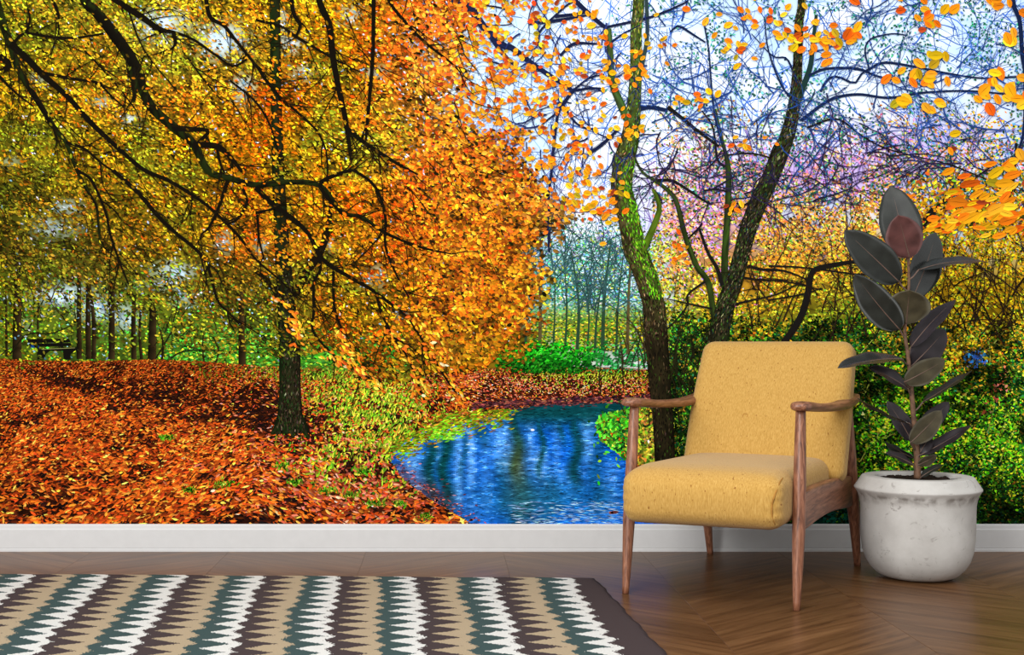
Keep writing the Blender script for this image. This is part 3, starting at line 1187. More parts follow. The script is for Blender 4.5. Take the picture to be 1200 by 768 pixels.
def backdrop(x, y):
    n1 = fbm(x / 26, y / 26, 3)
    n2 = fbm(x / 7, y / 7, 9, 3)
    # sky: white to pale blue
    sky = np.stack([252 - 40 * n1 + 0 * x, 254 - 20 * n1, 255 + 0 * x], -1)
    blue = sst(640, 900, x) * np.clip(.08 + .55 * sst(.38, .68, fbm(x / 60, y / 40, 5)) , 0, 1)
    sky = sky * (1 - blue[..., None]) + np.array([165, 205, 250]) * blue[..., None]
    lilac = blob(x, y, 830, 260, 60, 60) + .8 * blob(x, y, 930, 205, 60, 26) + .7 * blob(x, y, 1030, 210, 60, 30) + .8 * blob(x, y, 560, 170, 40, 20) + .5 * blob(x, y, 1090, 165, 110, 30)
    lilac = np.clip(lilac, 0, 1)[..., None]
    sky = sky * (1 - lilac) + np.array([196, 160, 226]) * lilac
    out = sky
    # left canopy: dark greenish gold behind the leaves
    can = CANOPY(x, y) * (.30 + .45 * n1 + .45 * n2)[..., None]
    can = can * np.array([.86, .95, 1.0])
    g = (sky_gap(x, y) * (.55 + .9 * n2))[..., None]
    g = np.clip(g * 1.3 - .15, 0, 1)
    left = sst(670, 640, x)[..., None]
    out = out * (1 - left) + (can * (1 - g) + (sky * np.array([.86, .93, 1.0])) * g) * left
    # right-hand woods
    k = sst(225, 330, y + 30 * (n1 - .5) - 20 * sst(1050, 1150, x)) * sst(760, 830, x)
    woods = CANOPY(x, y) * (.3 + .6 * n1 + .5 * n2)[..., None]
    out = out * (1 - k[..., None]) + woods * k[..., None]
    # misty teal distance between the trees
    t = (np.clip(1.25 * blob(x, y, 690, 350, 70, 62), 0, 1) * sst(255, 300, y))[..., None]
    m1 = sst(.38, .62, n1 * .6 + n2 * .4)[..., None]
    teal = np.array([86, 150, 135]) * (1 - m1) + np.array([186, 222, 250]) * m1
    teal = teal * (1 - sst(350, 385, y))[..., None] + np.array([112, 128, 36]) * (.4 + .8 * n2)[..., None] * sst(350, 385, y)[..., None]
    out = out * (1 - t) + teal * t
    # low green undergrowth, right
    u = (sst(370, 425, y + 26 * (n1 - .5)) * sst(770, 800, x))[..., None]
    ug = np.array([38, 62, 14]) * (.3 + 1.3 * n1)[..., None]
    out = out * (1 - u) + ug * u
    # meadow strip behind the hill, left
    md = (sst(398, 412, y) * sst(435, 425, y) * sst(180, 230, x) * sst(520, 420, x))[..., None]
    out = out * (1 - md) + np.array([70, 150, 30]) * (.4 + .9 * n1)[..., None] * md
    # the bank
    gd = sst(-1.5, 1.5, y - HILL(x)) * sst(900, 800, x)
    grd = np.array([46, 20, 10]) * (.5 + 1.1 * n1)[..., None]
    out = out * (1 - gd[..., None]) + grd * gd[..., None]
    return np.clip(out, 0, 255)


gx = np.arange(MX0, MX1 + 2.4, 2.5)
gy = np.arange(MY0, MY1 + 2.4, 2.5)
GX, GY = np.meshgrid(gx, gy)
K = backdrop(GX, GY)
GXY = np.stack([GX, GY], -1)
V = np.stack([GXY[:-1, :-1], GXY[1:, :-1], GXY[1:, 1:], GXY[:-1, 1:]], 2).reshape(-1, 4, 2)
Cc = np.stack([K[:-1, :-1], K[1:, :-1], K[1:, 1:], K[:-1, 1:]], 2).reshape(-1, 4, 3)
ink('printed_backdrop', [(V, Cc, np.zeros(len(V), int))], 2)

# ---- far twigs and thin trees against the sky
L = []
n = 860
sx, sy = scatter(n, 640, MX1, -110, 330)
ang = R0.uniform(0, 360, len(sx))
L += twigs(list(zip(sx, sy)), ang, R0.uniform(25, 110, len(sx)), R0.uniform(.8, 2.0, len(sx)), lambda x, y: (np.array([62, 100, 180]) if y < 190 else np.array([105, 85, 150]) if y < 290 else np.array([70, 60, 40])), 8, .16, 2)
sx, sy = scatter(260, 500, 740, -110, 260)
L += twigs(list(zip(sx, sy)), R0.uniform(100, 260, len(sx)), R0.uniform(25, 90, len(sx)), R0.uniform(.7, 1.5, len(sx)), (120, 150, 205), 9, .16, 1)
ink('printed_distant_trees', L, 8)

# ---- small leaves of the far trees
L = []


def pal(x, y, cols, w):
    i = R0.choice(len(cols), len(x), p=np.array(w) / sum(w))
    return np.array(cols, float)[i]


x, y = scatter(30000, 680, MX1, -115, 240, lambda x, y: .5 * sst(690, 860, x) * (fbm(x / 30, y / 30, 41) > .47))
c = jit(pal(x, y, [(40, 120, 90), (24, 96, 64), (80, 150, 140), (80, 130, 205), (20, 70, 80)], [3, 4, 2, 2, 2]), .25, .08)
far_green = (*leaves(x, y, R0.uniform(2.4, 5, len(x)), R0.uniform(1.6, 3.2, len(x)), R0.uniform(0, 180, len(x)), c, DIA), None)
x, y = scatter(15000, 620, 770, 255, 412, lambda x, y: .8 * np.clip(blob(x, y, 690, 345, 62, 60), 0, 1) + .6 * sst(340, 380, y))
c = jit(pal(x, y, [(60, 160, 130), (40, 120, 80), (110, 185, 200), (170, 185, 60), (190, 222, 250), (90, 160, 50), (30, 90, 80), (100, 150, 220)], [3, 2.4, 2, 2.6, 3.4, 2, 1.4, 2]), .25, .08)
lowc = sst(345, 385, y)[:, None]
c = c * (1 - lowc) + jit(pal(x, y, [(140, 150, 30), (80, 130, 30), (180, 150, 40), (50, 76, 25)], [3, 3, 2, 3]), .3, .1) * lowc
L.append((*leaves(x, y, R0.uniform(2.5, 5, len(x)), R0.uniform(1.5, 3, len(x)), R0.uniform(-40, 40, len(x)), c, DIA), None))
# lilac, pink and orange woods on the right
x, y = scatter(98000, 765, MX1, 110, 405, lambda x, y: sst(110, 290, y + 40 * (fbm(x / 40, y / 40, 51) - .5) + 10 * np.sin(x / 40)) * .85 * (fbm(x / 14, y / 14, 52) > .36) * sst(740, 800, x))
base = CANOPY(x, y)
lil = np.clip(blob(x, y, 830, 262, 45, 62) + .9 * blob(x, y, 900, 195, 140, 36) + .9 * blob(x, y, 1050, 180, 140, 40), 0, 1)
alt = pal(x, y, [(190, 130, 190), (215, 120, 150), (150, 120, 200), (225, 130, 90), (110, 140, 60)], [3, 2, 2, 2, 1])
c = np.where((R0.random(len(x)) < lil * .75)[:, None], alt, base)
gm = (R0.random(len(x)) < .22)[:, None]
c = np.where(gm, pal(x, y, [(70, 110, 30), (130, 150, 40), (30, 50, 20), (60, 40, 25)], [2, 2, 2, 2]), c)
c = jit(c * 1.12, .32, .09)
L.append((*leaves(x, y, R0.uniform(2.5, 6, len(x)), R0.uniform(1.8, 3.6, len(x)), R0.normal(20, 40, len(x)), c, DIA), None))
# golden haze between the stems, and the lime crown beside the mossy trunk
x, y = scatter(5200, 745, 850, 270, 520, lambda x, y: np.clip(.9 * blob(x, y, 775, 290, 22, 20) + .75 * blob(x, y, 800, 400, 45, 70), 0, 1))
c = jit(pal(x, y, [(190, 200, 40), (150, 170, 40), (200, 150, 40), (90, 120, 30), (110, 200, 60)], [3, 3, 2, 2, 1]), .3, .08)
L.append((*leaves(x, y, R0.uniform(2.5, 5, len(x)), R0.uniform(1.8, 3.4, len(x)), R0.uniform(0, 180, len(x)), c, DIA), None))
# left: woods behind the bench
x, y = scatter(9000, MX0, 330, 300, 428, lambda x, y: sst(300, 370, y) * (y < HILL(x)) * .8)
c = jit(pal(x, y, [(150, 160, 30), (90, 120, 25), (60, 90, 20), (180, 150, 30), (40, 60, 18), (60, 150, 50), (110, 150, 160)], [3, 3, 2, 2, 3, 1.2 , .5]), .35, .1)
L.append((*leaves(x, y, R0.uniform(2.5, 5.5, len(x)), R0.uniform(1.8, 3.4, len(x)), R0.normal(10, 35, len(x)), c, DIA), None))
x, y = scatter(3000, 180, 480, 385, 440, lambda x, y: (y < HILL(x) + 1) * sst(180, 215, x))
c = jit(pal(x, y, [(60, 150, 40), (90, 180, 60), (40, 90, 30), (150, 160, 40), (30, 60, 20)], [3, 2, 3, 2, 2]), .3, .1)
L.append((*leaves(x, y, R0.uniform(3, 7, len(x)), R0.uniform(1.5, 3, len(x)), R0.normal(0, 25, len(x)), c, DIA), None))
ink('printed_far_foliage', L, 24, True)

# ---- trunks of the wood on the left and the bench
L = []
# misty trees of the middle distance
for x, y0, w in ((632, 262, 5.5), (662, 300, 3.5), (676, 290, 5), (697, 330, 4), (706, 280, 6), (722, 300, 3.5), (735, 260, 5), (648, 310, 3), (688, 322, 3), (615, 300, 4)):
    b = np.array([40, 66, 44]) if y0 > 270 else np.array([84, 74, 44])
    L.append(ribbon([(x + R0.normal(0, 5), y0), (x + 2, (y0 + 420) / 2), (x, 415)], [w * .3, w * .6, w * .85], b))
    st = [(x, R0.uniform(y0, 370)) for _ in range(13)]
    L += twigs(st, R0.choice([-60, -120, -40, -140, -80, -100], 13), R0.uniform(25, 75, 13), R0.uniform(.9, 1.8, 13), (44, 74, 76), 9, .2, 2)
for x, y0, y1, w in ((-60, 250, 420, 9), (20, 285, 421, 10.5), (8, 330, 421, 3), (45, 340, 418, 2.5), (93, 325, 421, 6), (104, 330, 421, 6.5), (110, 330, 421, 5), (131, 320, 421, 7.5), (157, 345, 421, 6), (166, 360, 421, 3.5),
                     (178, 345, 423, 9.5), (190, 385, 422, 2.5), (252, 395, 428, 2.2), (240, 390, 428, 2), (525, 300, 432, 6.5), (545, 330, 432, 5), (570, 350, 428, 3), (590, 350, 425, 3)):
    L.append(ribbon([(x + R0.normal(0, 2), y0), (x + R0.normal(0, 1.2), (y0 + y1) / 2), (x, y1)], [w * .7, w * .9, w * 1.05], lambda c, q: (np.array([34, 26, 14]) * (1 + .55 * q[None, :, None] * -1) * R0.uniform(.7, 1.3, (len(c), 1, 1))), 3))
L.append(ribbon([(282, 322), (283, 380), (284, 433)], [5, 7, 9], lambda c, q: np.array([40, 30, 16]) * (1 - .5 * q[None, :, None]) * R0.uniform(.7, 1.3, (len(c), 1, 1)), 3))
for p in ([(12, 415), (32, 392), (60, 391), (88, 380)], [(200, 420), (215, 412), (245, 410), (278, 414)], [(22, 380), (32, 388), (40, 372), (52, 350)], [(183, 420), (196, 398), (205, 382)]):
    L.append(ribbon(p, [1.8, 1.2], (26, 24, 12)))
sx, sy = scatter(60, 0, 330, 330, 420)
L += twigs(list(zip(sx, sy)), R0.uniform(-130, -50, len(sx)), R0.uniform(18, 50, len(sx)), R0.uniform(.9, 1.8, len(sx)), (34, 32, 16), 10, .15, 1)
ink('printed_wood_trunks', L, 40)

L = []
dk = np.array([16, 15, 12.])


def quad(*p, col=dk):
    return (np.array([p], float), np.asarray(col, float)[None], 'piece')


L += [quad((32, 397.6), (81, 397), (83, 401.2), (33, 402)), quad((34, 403), (83, 402), (84, 405.6), (36, 406.8)), quad((44, 409.5), (92, 407.2), (90, 411), (43, 411.6)), quad((36, 404.2), (46, 405.5), (46, 408), (37, 407.5), col=(20, 60, 120)),
      quad((44, 411), (60, 410), (54, 415), (51, 421.5), (44, 421.5)), quad((74, 410), (91, 409), (83, 415), (82, 421.5), (75, 421.5)), quad((70, 397), (73, 397), (75, 410), (72, 410)), quad((36, 398), (39, 398), (46, 410), (43, 411)),
      quad((49, 409.2), (88, 407.6), (88, 408.3), (49, 410), col=(120, 120, 70))]
ink('printed_bench', L, 12)

# ---- the leaf-strewn bank
POND = np.array([(459, 541), (462, 530), (476, 518), (495, 507), (518, 499), (545, 493), (572, 488), (598, 481), (628, 475), (665, 472), (700, 471), (742, 472), (742, 478), (704, 486), (697, 500), (703, 516), (722, 530), (738, 545), (770, 552), (800, 617), (556, 617), (545, 608), (527, 598),
                 (506, 586), (488, 573), (472, 560)], float)


def in_poly(x, y, poly):
    r = np.zeros(len(x), bool)
    k = len(poly)
    for i in range(k):
        x0, y0 = poly[i]
        x1, y1 = poly[(i + 1) % k]
        c = ((y0 > y) != (y1 > y)) & (x < (x1 - x0) * (y - y0) / (y1 - y0 + 1e-12) + x0)
        r ^= c
    return r


def grassy(x, y):
    g = .95 * blob(x, y, 420, 470, 70, 46, -8) + .75 * blob(x, y, 470, 520, 34, 50, 25) + .7 * blob(x, y, 345, 437, 80, 8) + .9 * blob(x, y, 700, 439, 90, 8) + .3 * blob(x, y, 700, 452, 60, 12) + .5 * blob(x, y, 395, 540, 40, 26)
    return np.clip(g, 0, .95)


def shade(x, y):
    """shadow band of the slope and darker patches, painted into the print"""
    d = .95 * blob(x, y, 70, 443, 42, 8, 18) + .7 * blob(x, y, 160, 464, 46, 7, 12) + .5 * blob(x, y, 230, 470, 110, 22, 14) + .55 * blob(x, y, 300, 480, 60, 26, 10) + .6 * blob(x, y, 300, 608, 90, 12) + .35 * blob(x, y, 60, 575, 70, 26) + .4 * blob(x, y, 340, 520, 40, 14, 30)
    return np.clip(d, 0, .97)


L = []
ys = []
for row in range(330):
    f = row / 329
    yy = 419 + 200 * f ** 1.12
    sc = .72 + 1.55 * f ** 1.1
    nrow = int((900 - MX0) / (4.2 * sc))
    xx = R0.uniform(MX0, 830, nrow)
    yv = yy + R0.normal(0, 1.5 * sc, nrow)
    ys.append((xx, yv, np.full(nrow, sc)))
x = np.concatenate([a[0] for a in ys])
y = np.concatenate([a[1] for a in ys])
sc = np.concatenate([a[2] for a in ys])
k = (y > HILL(x) - .5) & (y < 619) & ~((x > 760) & (y < 470))
x, y, sc = x[k], y[k], sc[k]
sc = sc * (1 - .35 * sst(540, 600, x) * sst(490, 470, y))
nz = fbm(x / 34, y / 14, 61)
fine = fbm(x / 7, y / 5, 63, 2)
deep = np.clip(shade(x, y) * .9 + .5 * sst(.52, .30, nz), 0, .98)
cols = pal(x, y, [(206, 88, 24), (168, 66, 20), (124, 46, 16), (226, 124, 40), (72, 28, 12), (238, 164, 66), (188, 58, 22)], [5, 5, 3.6, 3.4, 3, 1.2, 1.4])
pink = np.clip(blob(x, y, 430, 560, 110, 60) + 1.3 * blob(x, y, 660, 453, 130, 24) + .5 * blob(x, y, 330, 470, 60, 40), 0, 1)
cols2 = pal(x, y, [(190, 90, 62), (150, 62, 44), (205, 120, 92), (110, 44, 30), (214, 150, 120), (200, 90, 30)], [4, 4, 2.5, 3, .8, 2])
cols = np.where((R0.random(len(x)) < pink * .75)[:, None], cols2, cols)
gsel = R0.random(len(x)) < grassy(x, y) * (.75 + .8 * (fbm(x / 16, y / 9, 71) - .3))
gcols = pal(x, y, [(136, 150, 34), (104, 146, 26), (166, 160, 46), (74, 110, 22), (184, 150, 50), (60, 130, 28)], [4, 4, 2.5, 3, 2, 1.2])
cols = np.where(gsel[:, None], gcols, cols)
dsel = (R0.random(len(x)) < deep) & (R0.random(len(x)) < .88)
cols = np.where(dsel[:, None], pal(x, y, [(26, 12, 10), (44, 18, 10), (20, 14, 16), (70, 28, 12)], [4, 3, 2, 2]), cols)
top = sst(455, 425, y)[:, None] * .18
lightup = (1.0 + .75 * blob(x, y, 660, 450, 120, 18) + .3 * blob(x, y, 430, 470, 90, 60) + .25 * (fine - .5) + .16 * blob(x, y, 300, 560, 160, 50) - .10 * blob(x, y, 250, 450, 160, 24))[:, None]
c = jit(cols * lightup * (1 - top), .22, .06)
tilt = np.where(x < 300, -14, 10) + 10 * np.sin(x / 50 + y / 30)
g_ang = np.where(gsel, -70, tilt)
L.append((*leaves(x, y, sc * R0.uniform(2.6, 5.4, len(x)), sc * R0.uniform(.9, 1.9, len(x)), g_ang + R0.normal(0, 26, len(x)), c, HEX, .13), np.clip((y - 415) / 205 * 26 + R0.random(len(x)) * 3, 0, 29)))
# tufts
for cx, cy, r in ((262, 566, 7), (222, 574, 4), (332, 546, 6), (383, 575, 5), (428, 553, 5), (470, 590, 4), (345, 565, 4), (440, 590, 5), (500, 605, 4), (195, 512, 4), (410, 580, 6)):
    m2 = 46
    tx, ty = R0.normal(cx, r, m2), R0.normal(cy, r * .4, m2)
    c = jit(pal(tx, ty, [(70, 140, 20), (40, 100, 16), (130, 160, 40)], [3, 3, 2]), .25, .08)
    L.append((*leaves(tx, ty, R0.uniform(4, 8, m2), R0.uniform(1, 2, m2), R0.normal(-90, 35, m2), c, DIA), R0.integers(28, 30, m2)))
ink('printed_leaf_litter', L, 30, True)

# ---- pond
L = []


def pond_col(x, y):
    n1 = fbm(x / 22, y / 40, 81)
    rip = fbm(x / 9, y / 2.2, 83, 3)
    base = np.array([10, 88, 196.])[None] * np.ones((len(x), 1))
    dark = np.zeros(len(x))
    for cx, w, y0, y1, a in ((505, 9, 520, 600, .9), (521, 9, 515, 625, .95), (543, 4, 510, 560, .5), (605, 7, 470, 560, .9), (634, 4, 480, 560, .8), (675, 8, 470, 570, .85), (658, 5, 470, 520, .7), (565, 8, 485, 525, .5), (700, 10, 500, 600, .4), (645, 10, 560, 620, .35), (610, 14, 560, 620, .55), (590, 9, 540, 600, .4)):
        dark = np.maximum(dark, a * np.exp(-((x - cx - 3 * np.sin(y / 9.0)) / w) ** 2) * sst(y0 - 14, y0 + 5, y) * sst(y1 + 14, y1 - 14, y))
    dark = np.maximum(dark, .92 * sst(512, 484, y + (x - 640) * -.02) * sst(560, 610, x))
    dark = np.maximum(dark, .85 * sst(712, 735, x) * sst(540, 500, y))
    dk_ = np.array([8, 62, 66.])
    lite = np.zeros(len(x))
    for cx, w, y0, y1, a in ((484, 13, 522, 575, .95), (513, 5, 522, 545, .6), (537, 7, 505, 590, .9), (552, 6, 498, 570, .95), (570, 10, 515, 600, .45), (587, 13, 495, 550, .8), (632, 11, 530, 556, 1.0), (622, 5, 495, 540, .6), (652, 6, 500, 560, .45), (688, 9, 483, 540, .9), (660, 30, 548, 575, .45), (700, 30, 590, 617, .4), (560, 26, 575, 615, .3), (716, 12, 545, 600, .5)):
        lite = np.maximum(lite, a * np.exp(-((x - cx) / w) ** 2) * sst(y0 - 14, y0 + 8, y) * sst(y1 + 22, y1 - 12, y))
    olive = .85 * blob(x, y, 606, 548, 13, 34) + .5 * blob(x, y, 618, 590, 26, 22)
    lc = np.array([88, 160, 250.])
    c = base * (.72 + .5 * n1)[:, None]
    c = c * (1 - lite[:, None]) + lc * lite[:, None]
    c = c * (1 - np.clip(dark * 1.05, 0, 1)[:, None]) + dk_ * np.clip(dark * 1.05, 0, 1)[:, None]
    c = c * (1 - np.clip(olive, 0, 1)[:, None] * .8) + np.array([84, 84, 36.]) * np.clip(olive, 0, 1)[:, None] * .8
    teal = .55 * blob(x, y, 640, 585, 90, 22)[:, None]
    c = c * (1 - teal) + np.array([20, 96, 130.]) * teal
    br = (.75 * blob(x, y, 500, 578, 40, 14, 30) + .5 * blob(x, y, 470, 555, 12, 14))[:, None]
    c = c * (1 - br) + np.array([62, 46, 60.]) * br
    c = c * (.62 + .78 * rip)[:, None]
    spark = (sst(.62, .78, rip) * (.10 + .6 * lite) * (1 - .85 * dark))[:, None]
    return np.clip(c * (1 - spark) + np.array([205, 226, 255.]) * spark, 0, 255)


px_ = np.arange(455, 812, 2.0)
py_ = np.arange(466, 620, 1.25)
GX, GY = np.meshgrid(px_, py_)
cc = pond_col((GX + 1).ravel(), (GY + .6).ravel())
k = in_poly((GX + 1).ravel(), (GY + .6).ravel(), POND)
GXf, GYf = GX.ravel()[k], GY.ravel()[k]
V = np.stack([np.stack([GXf, GYf], 1), np.stack([GXf, GYf + 1.27], 1), np.stack([GXf + 2.02, GYf + 1.27], 1), np.stack([GXf + 2.02, GYf], 1)], 1)
L.append((V, cc[k], np.zeros(len(V), int)))
# ripples
x, y = scatter(6500, 458, 806, 480, 617)
k = in_poly(x, y, POND)
x, y = x[k], y[k]
b0 = pond_col(x, y)
f = np.where(R0.random(len(x)) < .5, R0.uniform(.5, .85, len(x)), R0.uniform(1.08, 1.38, len(x)))[:, None]
c = np.clip(b0 * f + np.where(f > 1.35, 34, 0), 0, 255)
L.append((*leaves(x, y, R0.uniform(3, 9, len(x)), R0.uniform(.6, 1.4, len(x)), R0.normal(0, 9, len(x)), c, DIA), 1 + R0.random(len(x)) * 4.5))
x, y = scatter(240, 600, 740, 588, 617)
k = in_poly(x, y, POND)
x, y = x[k], y[k]
c = jit(np.tile([150, 190, 240.], (len(x), 1)), .25, .04)
L.append((*leaves(x, y, R0.uniform(5, 15, len(x)), R0.uniform(.5, 1.2, len(x)), R0.normal(2, 5, len(x)), c, DIA), np.full(len(x), 6)))
# floating leaves near the near bank, and two birds
x, y = scatter(900, 460, 570, 520, 617, lambda x, y: .0 + .9 * np.exp(-((y - (548 + (x - 462) * .72)) / 13) ** 2))
k = in_poly(x, y, POND)
x, y = x[k], y[k]
c = jit(pal(x, y, [(190, 100, 80), (120, 60, 60), (210, 150, 150), (90, 40, 50)], [2, 3, 1, 3]), .3, .08)
L.append((*leaves(x, y, R0.uniform(2.5, 6, len(x)), R0.uniform(1, 2, len(x)), R0.normal(0, 20, len(x)), c, HEX), np.full(len(x), 7)))
L.append((*leaves(np.array([624., 720, 716]), np.array([504., 600.5, 601]), np.array([5., 11, 6]), np.array([3., 4.5, 4]), np.array([0., -8, 4]), np.array([[230, 235, 240], [96, 50, 50], [150, 80, 70.]])), np.full(3, 7)))
ink('printed_pond', L, 8)

# ---- pond edges: algae, dark far bank line, reeds, bush
L = []
x, y = scatter(6000, 455, 620, 480, 545, lambda x, y: np.clip(np.exp(-((y - (499 - (x - 520) * .22 + 16 * sst(520, 470, x))) / 10) ** 2), 0, 1) * sst(455, 475, x) * sst(612, 585, x))
c = jit(pal(x, y, [(130, 150, 20), (90, 130, 20), (160, 120, 30), (70, 80, 16), (90, 190, 30), (110, 70, 24)], [4, 3, 2.4, 2, 1.2, 2]), .25, .07)
L.append((*leaves(x, y, R0.uniform(3, 8, len(x)), R0.uniform(1.2, 2.2, len(x)), R0.normal(-12, 14, len(x)), c, HEX), None))
x, y = scatter(700, 498, 545, 498, 520, lambda x, y: blob(x, y, 522, 508, 18, 6))
c = jit(pal(x, y, [(120, 210, 30), (80, 170, 30), (150, 200, 60)], [3, 3, 2]), .2, .06)
L.append((*leaves(x, y, R0.uniform(3, 7, len(x)), R0.uniform(1.2, 2.4, len(x)), R0.normal(-8, 14, len(x)), c, HEX), None))
x, y = scatter(2600, 555, 770, 460, 484, lambda x, y: np.exp(-((y - (474 - (x - 570) * .035)) / 4) ** 2))
c = jit(pal(x, y, [(60, 30, 40), (40, 24, 30), (110, 50, 50), (150, 80, 60)], [4, 3, 2, 1.4]), .25, .07)
L.append((*leaves(x, y, R0.uniform(3, 8, len(x)), R0.uniform(1, 2.2, len(x)), R0.normal(-3, 10, len(x)), c, HEX), None))
# bright plants on the near right bank
x, y = scatter(12000, 690, 1000, 470, 600, lambda x, y: np.clip(blob(x, y, 722, 505, 26, 24) + 1.1 * blob(x, y, 765, 515, 50, 38) + .9 * blob(x, y, 830, 520, 60, 60) + blob(x, y, 735, 490, 22, 16), 0, 1) * (1 - in_poly(x, y, POND) * .96))
gm = sst(725, 755, x)[:, None] > R0.random((len(x), 1))
c = jit(np.where(gm, pal(x, y, [(140, 150, 36), (190, 170, 50), (90, 130, 30), (200, 130, 50), (50, 70, 20)], [4, 2.4, 3, 1, 2]), pal(x, y, [(60, 170, 30), (90, 190, 50), (130, 180, 40), (30, 110, 30), (20, 70, 30)], [4, 3, 2, 3, 2])), .28, .08)
L.append((*leaves(x, y, R0.uniform(3, 7, len(x)), R0.uniform(2, 4, len(x)), R0.uniform(0, 180, len(x)), c, HEX), None))
x, y = scatter(1500, 755, 830, 480, 560, lambda x, y: .7 * (fbm(x / 9, y / 9, 91) > .5))
c = jit(pal(x, y, [(150, 90, 50), (210, 170, 60), (200, 150, 130), (40, 50, 20)], [3, 3, 1, 3]), .3, .08)
L.append((*leaves(x, y, R0.uniform(3, 6, len(x)), R0.uniform(2, 3.5, len(x)), R0.uniform(0, 180, len(x)), c, HEX), None))
ink('printed_pond_edge', L, 10, True)

L = []
x, y = scatter(4200, 575, 770, 400, 440, lambda x, y: np.clip(1.5 * blob(x, y, 632, 422, 34, 13) + 1.2 * blob(x, y, 665, 426, 24, 9) + .85 * blob(x, y, 715, 420, 46, 11) * (fbm(x / 8, y / 5, 95) > .42), 0, 1) * (y < 437))
tlo = sst(432, 410, y)[:, None]
c = jit(pal(x, y, [(20, 140, 20), (40, 175, 30), (10, 90, 14), (70, 190, 50), (6, 60, 10)], [4, 3, 4, 1.4, 2]), .22, .06) * (.62 + .45 * tlo)
far = sst(680, 720, x)[:, None]
c = c * (1 - far) + jit(pal(x, y, [(40, 140, 60), (60, 160, 90), (20, 90, 40)], [3, 2, 3]), .2, .06) * far
L.append((*leaves(x, y, R0.uniform(3, 7, len(x)), R0.uniform(1.4, 2.6, len(x)), R0.normal(-20, 40, len(x)), c, HEX), None))
ink('printed_bush', L, 10, True)

# ---- undergrowth, right
L = []
x, y = scatter(78000, 785, MX1, 365, 619, lambda x, y: sst(362, 400, y + 36 * (fbm(x / 40, y / 40, 101) - .5)))
n1 = fbm(x / 30, y / 30, 103)
n2 = fbm(x / 9, y / 9, 104, 3)
bright = np.clip(1.1 * blob(x, y, 1075, 490, 55, 48) + .75 * blob(x, y, 1180, 520, 45, 60) + .5 * blob(x, y, 1010, 560, 50, 50) + .45 * blob(x, y, 980, 440, 40, 30), 0, 1)
gold = np.clip(blob(x, y, 1110, 360, 70, 46) + .7 * blob(x, y, 1130, 420, 30, 20) + .8 * blob(x, y, 1240, 350, 90, 60) + .5 * blob(x, y, 880, 385, 30, 20), 0, 1)
pB = [(120, 200, 20), (170, 200, 30), (70, 160, 20), (200, 190, 50), (40, 100, 16), (20, 60, 12)]
pD = [(30, 80, 20), (16, 50, 14), (60, 120, 24), (90, 100, 20), (12, 30, 12), (20, 70, 44), (140, 110, 30)]
pG = [(196, 146, 22), (150, 120, 20), (220, 170, 40), (110, 100, 20), (50, 60, 18), (200, 110, 24)]
c = pal(x, y, pD, [3, 4, 3, 2, 4, 2, 1.3])
c = np.where((R0.random(len(x)) < bright * .85)[:, None], pal(x, y, pB, [4, 3, 4, 1.6, 3, 3]), c)
c = np.where((R0.random(len(x)) < gold * .9)[:, None], pal(x, y, pG, [4, 4, 2, 3, 2, 1.4]), c)
dkf = (.35 + 1.15 * sst(.30, .66, n1 * .5 + n2 * .5))[:, None] * (1 - .5 * blob(x, y, 1180, 600, 70, 40) - .35 * blob(x, y, 960, 400, 50, 30))[:, None]
c = jit(c * dkf * .9, .34, .09)
L.append((*leaves(x, y, R0.uniform(2.3, 5.4, len(x)), R0.uniform(1.4, 3.1, len(x)), R0.normal(15, 45, len(x)), c, HEX), None))
x, y = scatter(500, 1128, 1160, 408, 432, lambda x, y: blob(x, y, 1143, 420, 9, 7))
L.append((*leaves(x, y, R0.uniform(3, 6, len(x)), R0.uniform(2, 3, len(x)), R0.uniform(0, 180, len(x)), jit(np.tile([40, 90, 150.], (len(x), 1)), .4, .1), HEX), None))
x, y = scatter(260, 1150, 1185, 430, 485, lambda x, y: .5 * np.exp(-((x - 1180 + (y - 440) * .6) / 7) ** 2))
L.append((*leaves(x, y, R0.uniform(3, 7, len(x)), R0.uniform(2, 4, len(x)), R0.uniform(0, 180, len(x)), jit(pal(x, y, [(170, 80, 50), (130, 60, 50), (190, 120, 90)], [3, 2, 1]), .3, .1), HEX), None))
x, y = scatter(900, 930, 1005, 586, 617, lambda x, y: .9)
L.append((*leaves(x, y, R0.uniform(4, 9, len(x)), R0.uniform(2, 4, len(x)), R0.normal(0, 20, len(x)), jit(pal(x, y, [(8, 56, 46), (10, 74, 60), (6, 40, 36)], [3, 2, 2]), .2, .05), HEX), None))
sx, sy = scatter(46, 1000, 1300, 400, 560)
L += twigs(list(zip(sx, sy)), R0.uniform(-80, -20, len(sx)), R0.uniform(30, 100, len(sx)), R0.uniform(.8, 1.5, len(sx)), (150, 160, 70), 5, .1, 1)
ink('printed_undergrowth', L, 14, True)

